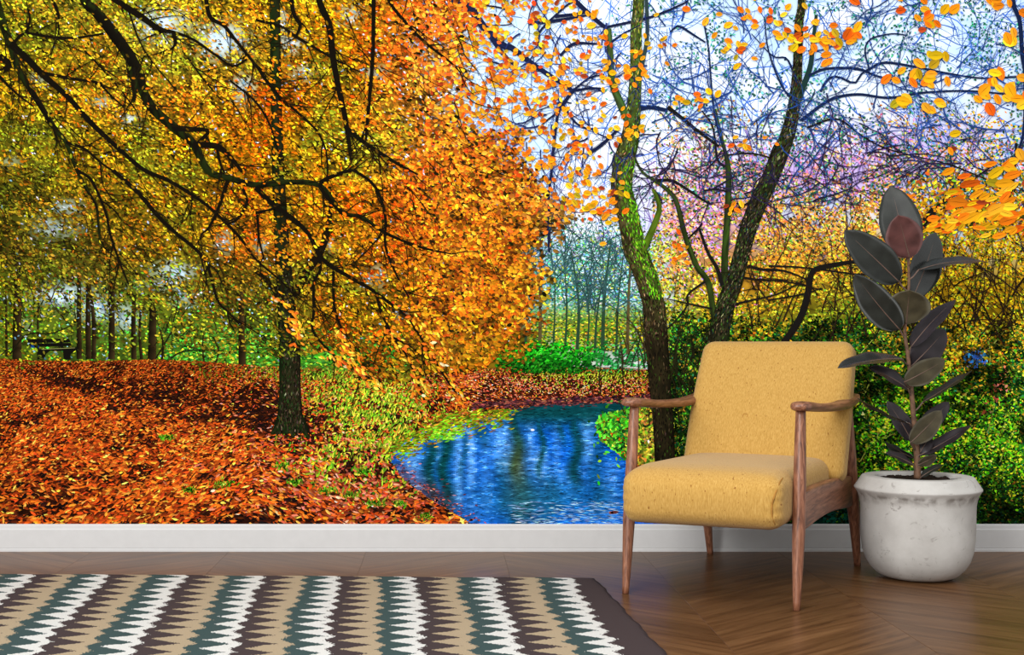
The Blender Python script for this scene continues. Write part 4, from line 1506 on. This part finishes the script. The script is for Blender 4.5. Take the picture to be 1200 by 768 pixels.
# ---- golden canopy, back layer
def canopy_layer(n, size, yspan, dark, sp=1.0):
    x, y = scatter(n, MX0, 690, MY0, yspan, lambda x, y: np.clip(1.05 - sky_gap(x, y) * (1.05 if size < 6 else .9), .0, 1))
    lim = 418 + 8 * np.sin(x / 17) + 14 * np.sin(x / 43 + 2) + 22 * sst(340, 420, x) * sst(560, 470, x) - 45 * sst(340, 120, x) * dark - 26 * sst(560, 620, x)
    # the lowest sprays hang in front of the meadow between the two trunks
    k = y < lim
    k &= ~((R0.random(len(x)) < .72 * sst(330, 380, y)) & (x < 320))
    x, y = x[k], y[k]
    u, v = rot(x, y, 32 + 12 * np.sin(x / 160.0))
    clump = fbm(u / 46, v / 13, 121 + int(size * 10))
    fine = fbm(u / 11, v / 4, 131 + int(size * 10), 2)
    base = CANOPY(x, y)
    hue = fbm(x / 55, y / 40, 141)
    hot = (sst(.52, .7, hue) * (.35 + .65 * sst(150, 330, x)))[:, None]
    base = base * (1 - hot) + (base * np.array([1.1, .84, .8])) * hot
    grn = sst(.48, .30, hue)[:, None] * sst(560, 420, x)[:, None]
    base = base * (1 - grn * .8) + np.array([118, 128, 28.]) * grn * .8 * (base.mean(1) / 110)[:, None]
    val = .62 + 1.25 * (sst(.25, .8, clump * .55 + fine * .45) - .30)
    val = np.clip(val, .28, 1.4)[:, None]
    c = base * val
    r = R0.random(len(x))
    c = np.where((r < .10)[:, None], base * np.array([1.04, .70, .55]), c)
    c = np.where(((r > .10) & (r < .26))[:, None], base * np.array([1.2, 1.14, 1.0]) + 8, c)
    c = np.where((r > .93)[:, None], pal(x, y, [(24, 26, 10), (40, 30, 12), (60, 44, 14)], [3, 2, 2]), c)
    c = jit(c, .2, .07)
    sz = size * (1 + .35 * sst(300, 650, x)) * R0.uniform(.65, 1.35, len(x))
    d = 30 + R0.normal(0, 30, len(x)) - 50 * sst(520, 640, x) * R0.random(len(x))
    return (*leaves(x, y, sz, sz * R0.uniform(.34, .60, len(x)) * (1 + .25 * sst(420, 560, x)), d, c, HEX, .10), None)


ink('printed_golden_canopy', [canopy_layer(76000, 4.5, 450, 1)], 24, True)

# glints of sky between the leaves
x, y = scatter(26000, MX0, 650, MY0, 400, lambda x, y: np.clip(.07 + .75 * sky_gap(x, y) * (x < 600) + .22 * blob(x, y, 540, 60, 110, 140), 0, 1) * (fbm(x / 8, y / 6, 171) > .48))
c = jit(pal(x, y, [(235, 240, 250), (170, 200, 235), (200, 215, 240), (120, 165, 190)], [4, 3, 2, 2]), .1, .03) * (1 - .3 * sst(200, 330, y) * sst(300, 100, x))[:, None]
ink('printed_sky_glint', [(*leaves(x, y, R0.uniform(2, 5.5, len(x)), R0.uniform(1.2, 3, len(x)), R0.normal(30, 40, len(x)), c, DIA), None)], 6, True)

# ---- main trunks
def bark(basec, moss, side=1, contrast=.8, seed=201, foot=9999):
    basec, moss = np.array(basec, float), np.array(moss, float)

    def f(c, q):
        X = c[:, None, 0] + q[None, :] * 10
        Y = c[:, None, 1] + 0 * q[None, :]
        nn = fbm(X / 5, Y / 13, seed, 3)
        b = basec[None, None] * (.45 + 1.2 * nn)[..., None]
        mm = (np.clip(.5 + .6 * side * q[None, :] + .9 * (fbm(X / 14, Y / 20, seed + 7, 2) - .5), 0, 1) * (1 - .85 * sst(foot - 60, foot + 10, Y)))[..., None]
        b = b * (1 - mm) + moss[None, None] * (.5 + nn)[..., None] * mm
        e = ((1 - contrast * .55 * np.abs(q[None, :]) ** 3) * (1 - .5 * sst(foot - 50, foot + 30, Y)))[..., None]
        return np.clip(b * e, 0, 255)
    return f




def bark_dabs(path, wid, n, cols, w, y0=-200, y1=700, lo=9, hi=20, side=0):
    """short vertical flakes of bark and moss along a stem"""
    c = catmull(path, 400)
    ww = np.interp(np.linspace(0, 1, 400), np.linspace(0, 1, len(wid)), wid)
    t = np.gradient(c, axis=0)
    i = R0.integers(0, 400, n)
    q = R0.uniform(-.47, .47, n) if not side else np.clip(R0.normal(.22 * side, .2, n), -.5, .5)
    nr = np.stack([-t[i, 1], t[i, 0]], 1)
    nr /= np.linalg.norm(nr, axis=1)[:, None] + 1e-9
    p = c[i] + nr * (q * ww[i])[:, None]
    k = (p[:, 1] > y0) & (p[:, 1] < y1)
    p, i, q = p[k], i[k], q[k]
    col = jit(pal(p[:, 0], p[:, 1], cols, w), .28, .07)
    dg = np.degrees(np.arctan2(t[i, 1], t[i, 0])) + R0.normal(0, 14, len(p))
    return (*leaves(p[:, 0], p[:, 1], R0.uniform(2.5, 7, len(p)), R0.uniform(.9, 2.2, len(p)), dg, col, DIA), R0.uniform(lo, hi, len(p)))


L = []
# big left tree
L.append(ribbon([(320, -125), (322, 0), (324, 120), (327, 220), (333, 320), (339, 400), (340, 455), (340, 485), (341, 508)], [11, 12, 13, 15, 19, 25, 25, 29, 46], bark((30, 24, 16), (22, 40, 14), .5, .7, 205), 9, 90))
for a, b_, w in (((330, 490), (318, 509), 7), ((350, 492), (363, 514), 8), ((341, 495), (344, 513), 8)):
    L.append(ribbon([a, ((a[0] + b_[0]) / 2, (a[1] + b_[1]) / 2 + 2), b_], [w, w * .8, 2], bark((30, 24, 16), (26, 50, 16), .4, .7, 207), 3, 8))
L.append(ribbon([(388, 236), (384, 270), (375, 296), (360, 318), (346, 345)], [5, 7, 9, 10, 10], (22, 17, 10), 1))
L.append(ribbon([(300, 318), (318, 334), (332, 356)], [4, 7, 10], (22, 17, 10), 1))
L.append(bark_dabs([(333, 320), (339, 400), (340, 455), (340, 485), (341, 508)], [18, 22, 22, 26, 38], 900, [(20, 16, 10), (58, 50, 38), (30, 50, 20), (44, 34, 22), (80, 74, 60)], [4, 2, 2, 3, .6], 300, 512, 8, 16))
ink('printed_left_tree_trunk', L, 16)

ink('printed_far_foliage', [tuple(far_green)], 8, True)
L = []
# right-hand dark tree
RT = [(942, -125), (939, 0), (936, 26), (934, 78), (931, 117), (923, 156), (906, 200), (888, 238), (876, 270), (868, 300), (860, 330), (849, 360), (841, 400), (836, 450)]
L.append(ribbon(RT, [7, 9, 10, 11, 14, 17, 20, 21, 20, 19, 20, 22, 25, 28], bark((36, 30, 22), (34, 54, 20), -.1, .7, 211), 8, 110))
L.append(bark_dabs(RT, [7, 9, 10, 11, 14, 17, 20, 21, 20, 19, 20, 22, 25, 28], 2600, [(20, 18, 14), (60, 54, 40), (56, 84, 30), (110, 104, 74), (14, 40, 44), (44, 36, 24)], [5, 3, 2, 1, 1, 4], -120, 420, 8, 30))
L.append(ribbon([(956, 18), (952, 52), (949, 78), (940, 104), (932, 128)], [3.5, 5, 6, 7, 8], (30, 52, 50)))
L.append(ribbon([(838, 128), (846, 165), (853, 200), (852, 252), (849, 300), (849, 335), (853, 356)], [1.6, 3.4, 6.4, 7.5, 8, 8.5, 9], bark((34, 32, 22), (50, 80, 24), -.3, .6, 213), 4))
L.append(ribbon([(735, 165), (751, 200), (769, 213), (785, 226), (793, 239), (803, 278), (816, 312), (829, 330), (834, 356), (838, 385)], [2, 3, 4, 5, 5.5, 6, 6.5, 7, 7, 7], bark((32, 34, 22), (56, 80, 24), -.3, .6, 215), 3))
for p, w in (([(769, 212), (787, 212), (806, 223), (824, 235), (834, 240)], (4, 3, 2)), ([(819, 268), (829, 296), (840, 315), (846, 335)], (3, 4, 5)), ([(806, 280), (819, 267), (822, 262)], (2, 3)), ([(876, 312), (892, 316), (920, 318), (950, 330)], (4, 3, 1.5)),
             ([(846, 345), (860, 326), (886, 328), (920, 330), (962, 340)], (3, 2.6, 1.4)), ([(826, 330), (806, 345), (804, 360), (782, 385), (758, 398)], (2.6, 2, 1.2)), ([(834, 362), (806, 356), (780, 350)], (2.4, 1)), ([(849, 360), (880, 352), (910, 345), (940, 330)], (3, 2, 1)),
             ([(916, 404), (930, 385), (940, 366), (946, 345), (949, 325), (955, 316), (970, 312), (986, 309), (1006, 306), (1030, 300)], (7, 8, 8, 8, 7, 6, 6, 5, 4, 3)), ([(900, 312), (930, 313), (960, 316), (1010, 322), (1050, 318)], (2.4, 2, 2, 1.4)),
             ([(900, 352), (940, 345), (962, 338)], (2, 1.2)), ([(857, 248), (884, 230), (905, 175), (912, 166)], (2.6, 2, 1.4)), ([(852, 225), (838, 222), (824, 224)], (2, 2.4)), ([(849, 196), (840, 186), (835, 150), (822, 130)], (3.4, 2.4, 1.5)), ([(852, 182), (880, 180), (905, 186)], (2, 1.6)),
             ([(947, 89), (968, 81), (1004, 81), (1025, 89), (1046, 94)], (3, 3, 2)), ([(1015, 83), (1035, 74), (1067, 78), (1108, 86), (1150, 92), (1200, 90)], (3, 3, 2, 2)), ([(938, 142), (947, 135), (973, 117), (1004, 111), (1041, 115), (1082, 109), (1134, 107), (1190, 112)], (4.5, 3.6, 3, 2.4, 1.8)),
             ([(961, 108), (968, 95), (980, 90), (1000, 98), (1008, 88), (1016, 82)], (3, 2.6, 2.6, 2)), ([(1018, 82), (1013, 60), (1020, 46), (1045, 40), (1062, 42)], (2, 2, 1.4)), ([(934, 100), (922, 70), (905, 66), (880, 40)], (2.6, 2, 1)), ([(930, 120), (915, 100), (900, 60), (895, 20)], (2.6, 2, 1.2)),
             ([(945, 150), (980, 140), (1010, 160), (1040, 175), (1100, 190)], (2.4, 2, 1.2)), ([(825, 30), (830, 60), (834, 110), (838, 140), (846, 170)], (1.8, 2, 2.4)), ([(782, 126), (800, 140), (820, 156), (842, 172)], (5, 4, 3)), ([(748, 128), (762, 126), (782, 130)], (6, 5, 4.5)),
             ([(785, 38), (795, 31), (810, 40), (826, 50)], (2, 3, 2)), ([(1030, 300), (1060, 292), (1090, 250), (1120, 225), (1160, 196)], (2, 6, 8, 3, 1.5)), ([(1190, 168), (1186, 215), (1176, 245), (1165, 256)], (2.6, 3, 1.6)), ([(1186, -60), (1186, 0), (1194, 26), (1197, 65), (1200, 90), (1199, 150), (1192, 180)], (6, 5.5, 5, 5, 4, 3.4, 3)),
             ([(1100, 190), (1130, 200), (1170, 220), (1176, 245)], (1.6, 1.6, 1.4))):
    mid = p[len(p) // 2]
    L.append(ribbon(p, list(w), (22, 34, 66) if mid[1] < 150 else (26, 24, 22)))
sx = R0.uniform(760, MX1, 330)
sy = np.where(R0.random(330) < .5, R0.uniform(-110, 250, 330), R0.uniform(90, 240, 330))
L += twigs(list(zip(sx, sy)), R0.uniform(0, 360, 330), R0.uniform(35, 130, 330), R0.uniform(1.0, 2.1, 330), lambda x, y: np.array([34, 62, 124]) if y < 160 else np.array([36, 30, 56]), 9, .16, 2)
sx = R0.uniform(880, MX1, 170)
sy = R0.uniform(330, 410, 170)
L += twigs(list(zip(sx, sy)), R0.uniform(-130, -50, 170), R0.uniform(40, 150, 170), R0.uniform(1.0, 2.0, 170), (36, 26, 20), 6, .14, 1)
sx = R0.uniform(770, 840, 40)
sy = R0.uniform(420, 500, 40)
L += twigs(list(zip(sx, sy)), R0.uniform(-115, -65, 40), R0.uniform(40, 120, 40), R0.uniform(1.0, 2.0, 40), (30, 30, 16), 5, .12, 1)
ink('printed_right_tree', L, 56)

L = []
# mossy S-shaped tree in the middle
CT = [(748, -125), (748, 0), (745, 34), (745, 78), (743, 115), (741, 140), (737, 167), (731, 190), (728, 221), (733, 242), (738, 265), (743, 290), (752, 313), (760, 336), (766, 360), (769, 400), (773, 450), (777, 500), (779, 545)]
L.append(ribbon(CT, [12, 13, 13, 14, 15, 18, 22, 25, 25, 25, 25, 27, 26, 26, 26, 27, 25, 24, 24], bark((66, 54, 34), (58, 92, 22), -.6, .75, 221, 380), 9, 130))
L.append(ribbon([(713, 34), (715, 68), (717, 96), (725, 118), (735, 140)], [6, 7.5, 8.5, 9, 10], bark((60, 70, 40), (54, 100, 40), -.5, .6, 223), 4))
L.append(ribbon([(757, 0), (758, 40), (752, 80)], [4, 4.5, 4], (44, 60, 60)))
L.append(ribbon([(752, 296), (762, 274), (772, 247), (769, 231), (764, 222)], [9, 8, 6, 5, 3], bark((70, 80, 24), (80, 120, 24), .2, .5, 225), 3))
CW_ = [12, 13, 13, 14, 15, 18, 22, 25, 25, 25, 25, 27, 26, 26, 26, 27, 25, 24, 24]
L.append(bark_dabs(CT, CW_, 1500, [(90, 120, 40), (60, 80, 50), (110, 96, 60), (40, 46, 30), (150, 150, 60)], [3, 3, 2, 3, 1], -120, 190, 6, 20))
L.append(bark_dabs(CT, CW_, 2400, [(40, 32, 20), (84, 70, 46), (56, 46, 28), (110, 96, 70), (60, 90, 24)], [4, 3, 4, 1.2, 2], 180, 400, 6, 20))
L.append(bark_dabs(CT, CW_, 1500, [(70, 128, 18), (104, 160, 26), (44, 90, 14), (140, 170, 50)], [4, 3, 3, 1], 190, 350, 14, 26, -1))
L.append(bark_dabs(CT, CW_, 2000, [(24, 20, 13), (46, 38, 24), (70, 60, 42), (40, 58, 18), (16, 14, 10)], [4, 3, 1.4, 2, 4], 345, 560, 8, 26))
for p, w in (([(668, -4), (686, 13), (704, 29), (712, 34)], (6, 5, 5)), ([(712, 32), (740, 26), (761, 21), (782, 13), (806, 2)], (3, 3, 2)), ([(650, 20), (675, 17), (690, 14)], (4, 3)), ([(529, 0), (550, 10), (568, 34), (590, 54), (600, 57), (626, 77), (652, 94), (671, 107)], (6, 9, 9, 8, 7, 6, 5, 4)),
             ([(568, 34), (588, 62), (604, 78)], (6, 5, 3)), ([(671, 107), (690, 104), (704, 104)], (3, 3, 2)), ([(671, 107), (660, 122), (654, 132), (650, 160), (646, 200), (643, 226), (642, 252), (643, 296)], (4, 4, 3.4, 3, 2.6, 2.4, 2)), ([(660, 124), (672, 142), (684, 150), (700, 152)], (3, 2.4, 1.6)),
             ([(690, 180), (705, 170), (726, 150)], (4, 4, 3)), ([(656, 66), (672, 52), (700, 52)], (3, 4, 2)), ([(620, 28), (650, 25), (690, 18)], (4, 4, 2)), ([(600, 18), (588, 10), (560, 6)], (2.4, 1.5)), ([(640, 66), (632, 54), (632, 38), (660, 10), (672, 2)], (2.4, 3, 2.4, 2)),
             ([(642, 228), (624, 226), (610, 240), (590, 262)], (2, 1.6, 1)), ([(643, 296), (648, 250), (660, 262), (680, 280)], (.9, .8)), ([(671, 107), (690, 92), (708, 88)], (2.4, 1.6)), ([(716, 50), (730, 40), (750, 30)], (2, 1.4)), ([(655, 131), (640, 142), (630, 152)], (2.4, 1.2)),
             ([(574, 72), (600, 80), (632, 84)], (2, 1)), ([(540, 30), (590, 30), (600, 28)], (1.4, 1.2))):
    L.append(ribbon(p, list(w), (24, 30, 58)))
sx = R0.uniform(590, 760, 60)
sy = R0.uniform(-100, 190, 60)
L += twigs(list(zip(sx, sy)), R0.uniform(60, 200, 60), R0.uniform(30, 100, 60), R0.uniform(1.2, 2.4, 60), (30, 40, 84), 10, .16, 2, 5, .6)
sx = R0.uniform(700, 775, 22)
sy = R0.uniform(400, 500, 22)
L += twigs(list(zip(sx, sy)), R0.uniform(-120, -60, 22), R0.uniform(40, 90, 22), R0.uniform(1.0, 1.8, 22), (40, 34, 20), 6, .12, 1)
ink('printed_mossy_tree', L, 36)

# ---- golden canopy, front layer, and the sparser orange leaves on the sky
x, y = scatter(5200, 500, 735, MY0, 262, lambda x, y: np.clip(sst(735, 560, x + 12 * np.sin(y / 20)), 0, 1) * (fbm(x / 17, y / 12, 151) > .46))
c = jit(pal(x, y, [(240, 140, 30), (225, 110, 30), (245, 165, 40), (215, 80, 30), (200, 150, 30), (170, 60, 30)], [5, 3, 3, 1.6, 1.4, 1]), .16, .05)
s1 = R0.uniform(4.5, 8.5, len(x))
La = [(*leaves(x, y, s1, s1 * R0.uniform(.5, .85, len(x)), R0.normal(30, 45, len(x)), c, HEX, .12), None)]
ink('printed_golden_canopy', [canopy_layer(24000, 4.8, 440, 0)] + La, 24, True)
# orange mass leaning over the pond
x, y = scatter(15000, 460, 650, 150, 432, lambda x, y: np.clip(blob(x, y, 560, 300, 75, 110) * 1.1, 0, 1) * sst(640, 615, x + 8 * np.sin(y / 9)) * (y < 425))
n1 = fbm(x / 13, y / 8, 161)
c = pal(x, y, [(235, 140, 24), (215, 110, 24), (240, 165, 40), (190, 80, 24), (110, 64, 20), (60, 40, 16)], [5, 4, 2, 2, 2, 1.5]) * (.18 + 1.4 * n1)[:, None]
low = sst(370, 425, y)[:, None] * .4
c = jit(c * (1 - low) + np.array([120, 110, 20]) * low, .2, .06)
s1 = R0.uniform(3.5, 6.5, len(x))
ink('printed_orange_tree', [(*leaves(x, y, s1, s1 * R0.uniform(.5, .8, len(x)), R0.normal(20, 40, len(x)), c, HEX, .1), None)], 24, True)

# ---- boughs of the left tree sweeping down
BOUGHS = [
    ([(84, -60), (100, 0), (112, 13), (133, 39), (152, 66), (164, 88), (167, 104), (180, 128), (206, 151), (227, 169), (245, 201), (272, 210), (300, 217), (336, 214), (375, 218), (401, 249), (425, 255), (451, 273), (493, 290), (529, 298)], (8, 9, 10, 11, 11, 10, 9, 9, 9, 8, 7, 6, 5.5, 5, 5, 4, 3.5, 3, 2.4, 1.4)),
    ([(154, 80), (158, 100), (158, 120)], (8, 6, 2)), ([(206, 151), (225, 152), (245, 154), (232, 168)], (6, 4, 3)), ([(227, 170), (250, 171), (262, 176), (275, 190), (284, 202)], (6, 6, 5, 4, 3)), ([(255, 175), (258, 190), (264, 204)], (3, 1.6)),
    ([(-10, -20), (1, 17), (8, 39), (13, 52), (23, 83), (47, 122), (65, 151), (78, 167), (91, 200), (104, 225), (114, 243), (117, 275), (122, 290)], (8, 8, 8, 7, 6, 5.5, 5, 4, 3.4, 3, 2.4, 2, 1)),
    ([(91, 200), (108, 212), (124, 248), (130, 275), (140, 305), (152, 335)], (3, 2.6, 2.4, 2, 1.4)), ([(13, 52), (29, 66), (52, 89), (81, 115), (104, 141), (128, 164), (148, 182), (170, 200), (198, 212), (226, 229), (250, 247), (281, 278), (300, 304), (330, 330), (350, 352)], (7, 6.5, 6, 5, 5, 4.5, 4, 4, 3.6, 3.2, 3, 2.6, 2, 1.4, 1)),
    ([(52, 86), (75, 91), (100, 95), (116, 98), (130, 112), (150, 130)], (3, 3, 2.4, 2, 1.4)), ([(16, 52), (30, 40), (60, 44), (90, 45), (122, 40)], (3, 2.4, 2)), ([(30, 42), (36, 25), (33, 10)], (2.4, 1.6)), ([(78, 167), (100, 175), (120, 192), (140, 205)], (3, 2.4, 1.6)),
    ([(133, 200), (161, 225), (187, 255), (206, 273), (240, 304), (255, 351), (268, 366), (281, 380)], (4, 4, 4, 3.6, 3, 2.4, 2, 1.4)), ([(124, -10), (135, 0), (167, 21), (188, 35), (206, 39), (227, 47), (250, 63), (273, 78), (290, 70)], (5, 6, 6, 5, 3, 2.6, 2.4, 2, 2)), ([(180, 32), (190, 36), (186, 40)], (6, 5, 3)),
    ([(204, 40), (206, 52), (200, 60)], (4, 3, 1)), ([(240, -10), (242, 0), (247, 21), (263, 31), (276, 47), (300, 77), (326, 112), (352, 135), (373, 156), (383, 182), (384, 215)], (4, 4, 4, 3.4, 3, 2.6, 2.6, 2.4, 2, 1.8, 1.2)), ([(372, -30), (374, 0), (386, 31), (390, 65), (396, 99), (404, 135), (408, 160), (412, 188)], (6, 6, 6.5, 6, 5.4, 5, 4, 3)),
    ([(404, 148), (412, 155), (425, 166), (446, 180), (467, 193), (490, 205)], (4, 4, 4, 3.4, 3, 1.4)), ([(438, -20), (438, 0), (437, 65), (433, 117), (430, 150), (429, 164)], (4, 4, 3.6, 3.4, 3, 2)), ([(452, -20), (456, 2), (477, 29), (500, 52), (527, 73), (540, 86)], (3, 3, 3, 2.6, 2, 1)),
    ([(340, -20), (344, 15), (352, 30), (346, 46)], (4, 4, 3.4, 2)), ([(300, 24), (330, 32), (345, 42), (385, 66), (420, 84)], (2.6, 2.6, 2.4, 1.4)), ([(400, 250), (375, 218), (395, 205), (405, 202), (415, 200)], (3, 4, 3, 2)), ([(415, 200), (435, 214), (446, 232), (452, 258), (452, 290), (466, 325), (480, 350)], (2.6, 3, 2.6, 2.6, 2.4, 2, 1.4)),
    ([(300, 220), (320, 240), (345, 258), (362, 275), (373, 296), (385, 310), (410, 325), (436, 340), (460, 358), (478, 372)], (5, 5, 4.6, 4, 4, 4, 3.6, 3.2, 3, 1.6)), ([(371, 290), (376, 315), (368, 332), (368, 365), (366, 385), (377, 402), (396, 420)], (3, 3, 2.8, 2.6, 2.4, 2, 1.4)), ([(391, 318), (391, 345), (393, 365), (402, 390), (410, 415), (418, 436)], (2.6, 2.6, 2.4, 2, 1.4)),
    ([(441, 345), (448, 370), (462, 395), (470, 415)], (2.4, 2, 1.2)), ([(300, 250), (318, 246), (325, 240)], (3, 2)), ([(302, 252), (304, 280), (310, 305)], (2.6, 1.4)), ([(267, 212), (258, 240), (246, 266), (236, 275)], (3.4, 3, 2.4, 1.4)), ([(285, 222), (290, 238), (278, 258), (268, 262)], (3, 2.6, 1.4)),
    ([(0, 66), (12, 78), (-10, 90)], (6, 6, 3)), ([(0, 90), (20, 110), (40, 125)], (3, 2, 1)), ([(64, 4), (70, 20), (66, 30)], (3, 2.4, 1)), ([(270, 95), (300, 120), (318, 150), (326, 180)], (2, 2, 1.2)), ([(218, 65), (240, 95), (260, 118)], (1.6, 1.2)),
    ([(100, 60), (130, 92), (160, 130), (165, 150)], (1.6, 1.4, 1)), ([(150, 10), (170, 60), (210, 110)], (1.8, 1.4, 1)), ([(385, 420), (420, 434), (446, 456)], (1.8, 2.2, 1)), ([(455, 385), (478, 420), (490, 450), (498, 470)], (1.6, 1.8, 1.2)), ([(480, 375), (508, 420), (528, 452), (540, 468)], (1.6, 2, 1.2)),
]
L = []
for p, w in BOUGHS:
    wd = [k * 1.22 for k in w]
    moss = w[0] > 7
    L.append(ribbon(p, wd, (lambda c, q: np.clip(np.array([17, 15, 10]) * (1 - .3 * q[None, :, None]) + np.array([10, 20, 2]) * (fbm(c[:, None, 0] / 12 + q, c[:, None, 1] / 12 + q, 77, 2)[..., None] > .55), 0, 255)) if moss else (18, 15, 10), 3 if moss else 1))
    base = catmull(p, 40)
    m2 = max(2, int(len(p) * .9))
    idx_ = R0.integers(6, 40, m2)
    st = [tuple(base[i]) for i in idx_]
    dirs = [math.degrees(math.atan2(*(base[min(i, 38) + 1] - base[min(i, 38)])[::-1])) + R0.choice([-1, 1]) * R0.uniform(15, 45) for i in idx_]
    L += twigs(st, dirs, R0.uniform(25, 90, m2), R0.uniform(1.1, 2.0, m2), (22, 18, 10), 7, .14, 2, 5, .5)
sx = R0.uniform(MX0, 600, 260)
sy = R0.uniform(MY0, 330, 260)
L += twigs(list(zip(sx, sy)), R0.uniform(10, 75, 260), R0.uniform(25, 100, 260), R0.uniform(.8, 1.6, 260), (28, 22, 10), 7, .12, 1)
ink('printed_boughs', L, 40)
ink('printed_golden_canopy', [canopy_layer(3800, 4.8, 430, 0)], 16, True)


# ---- large near leaves, drawn one by one with a lighter half
L = []
OR = [(244, 150, 24), (236, 120, 22), (250, 176, 40), (222, 90, 20), (206, 160, 20), (178, 150, 30), (150, 60, 30)]


def cluster(cx, cy, rx, ry, n, s, w=(5, 3, 3, 2, 1.4, .6, .8), deg=None):
    x, y = R0.normal(cx, rx, n), R0.normal(cy, ry, n)
    c = jit(pal(x, y, OR, w), .1, .04)
    sz = s * R0.uniform(.75, 1.2, n)
    d = R0.uniform(-60, 80, n) if deg is None else R0.normal(deg, 16, n)
    o0 = 3 + R0.random(n) * 39
    E = np.array([(-.5, 0), (-.34, .26), (-.05, .36), (.28, .26), (.5, 0), (.28, -.27), (-.05, -.37), (-.34, -.25)])
    L.append((*leaves(x, y, sz, sz * (R0.uniform(.75, 1.0, n) if deg is None else R0.uniform(.42, .72, n)), d, c, E, .10), o0))
    # dark midrib
    V, cc = leaves(x, y, sz * .9, np.full(n, .9), d, c * .62, DIA)
    L.append((V, cc, o0 + .04))


for a in ((880, 20, 14, 8, 14, 9), (865, 60, 10, 12, 12, 9), (815, 115, 16, 6, 12, 9.5), (745, 85, 12, 16, 22, 8.5), (735, 150, 14, 14, 16, 8), (700, 45, 16, 22, 14, 8), (712, 105, 12, 10, 12, 9), (660, 30, 30, 24, 34, 7.5), (640, 100, 30, 28, 40, 7.5),
          (690, 160, 22, 18, 26, 8), (660, 190, 24, 18, 34, 8), (690, 235, 18, 16, 40, 9, (3, 1, 4, .6, 4, 3, .4)), (716, 245, 10, 10, 14, 9), (775, 60, 10, 14, 10, 7), (925, 22, 20, 12, 8, 9), (940, 45, 16, 12, 22, 11), (965, 58, 10, 12, 10, 12), (995, 42, 16, 8, 14, 13),
          (1092, 20, 9, 7, 8, 13), (1120, 9, 3, 3, 2, 14), (1165, 8, 8, 5, 5, 14), (1182, 45, 6, 8, 4, 15), (1078, 70, 14, 7, 5, 16, (1, 0, 1, 0, 4, 4, 0)), (1062, 90, 12, 6, 6, 15), (1088, 98, 8, 5, 5, 15), (1060, 118, 10, 6, 4, 16, (2, 0, 2, 0, 3, 3, 0)), (1085, 124, 9, 6, 5, 15),
          (1172, 92, 16, 6, 7, 15), (1165, 112, 14, 5, 6, 16), (1192, 118, 8, 9, 5, 18), (1119, 158, 1, 1, 1, 19, (1, 0, 3, 0, 2, 0, 0)), (1116, 176, 4, 3, 2, 12), (1185, 190, 8, 5, 4, 15), (858, 245, 7, 5, 6, 9), (795, 290, 8, 9, 16, 7), (880, 170, 12, 6, 10, 8), (1250, 60, 30, 40, 26, 15), (1260, 150, 30, 30, 18, 15), (1320, 100, 50, 70, 34, 15), (1370, 230, 40, 40, 26, 17), (1060, 5, 20, 8, 4, 11), (1010, -20, 40, 30, 16, 13), (850, -40, 60, 40, 30, 11), (740, -60, 60, 30, 30, 10)):
    cluster(*a)
for a in ((1126, 212, 12, 7, 6, 19), (1140, 235, 18, 9, 10, 18), (1172, 216, 16, 9, 9, 20), (1185, 252, 14, 9, 10, 23), (1150, 256, 26, 8, 14, 18), (1104, 264, 18, 6, 10, 15), (1178, 274, 14, 8, 8, 16), (1122, 250, 26, 8, 10, 24, (2, 4, 1, 4, 0, 0, 1)), (1240, 240, 30, 22, 30, 20), (1095, 268, 8, 4, 6, 12), (1200, 205, 16, 10, 10, 18)):
    cluster(*a, **({'deg': -12} if len(a) == 6 else {}), **({} if len(a) == 6 else {'deg': -22}))
x, y = scatter(2600, 1060, 1260, 200, 300, lambda x, y: np.clip(.9 * blob(x, y, 1120, 245, 55, 30), 0, 1))
c = jit(pal(x, y, [(230, 160, 20), (200, 130, 20), (120, 140, 30), (240, 180, 40), (190, 80, 30), (50, 60, 20)], [4, 3, 2, 2, 2, 2]), .25, .07)
L.insert(0, (*leaves(x, y, R0.uniform(3.5, 7, len(x)), R0.uniform(2, 4, len(x)), R0.normal(-10, 40, len(x)), c, HEX), R0.random(len(x)) * 3))
# sprays that hang in front of the trunk, meadow and bank
for p in ([(455, 385), (478, 420), (490, 450), (498, 470)], [(480, 375), (508, 420), (528, 452), (545, 472)], [(385, 415), (420, 434), (446, 456)], [(400, 390), (412, 420), (420, 440)], [(330, 350), (345, 380), (352, 400)], [(500, 380), (520, 410), (535, 440)]):
    b = catmull(p, 30)
    n = 60
    i = R0.integers(0, 30, n)
    x, y = b[i, 0] + R0.normal(0, 5, n), b[i, 1] + R0.normal(0, 4, n)
    c = jit(pal(x, y, [(240, 150, 30), (225, 110, 30), (245, 190, 60), (250, 210, 150), (200, 90, 30)], [4, 3, 2, .6, 2]), .15, .05)
    L.append((*leaves(x, y, R0.uniform(5, 9, n), R0.uniform(2.2, 4, n), R0.normal(40, 28, n), c, HEX, .12), 3 + R0.random(n) * 40))
ink('printed_near_leaf', L, 44, True)
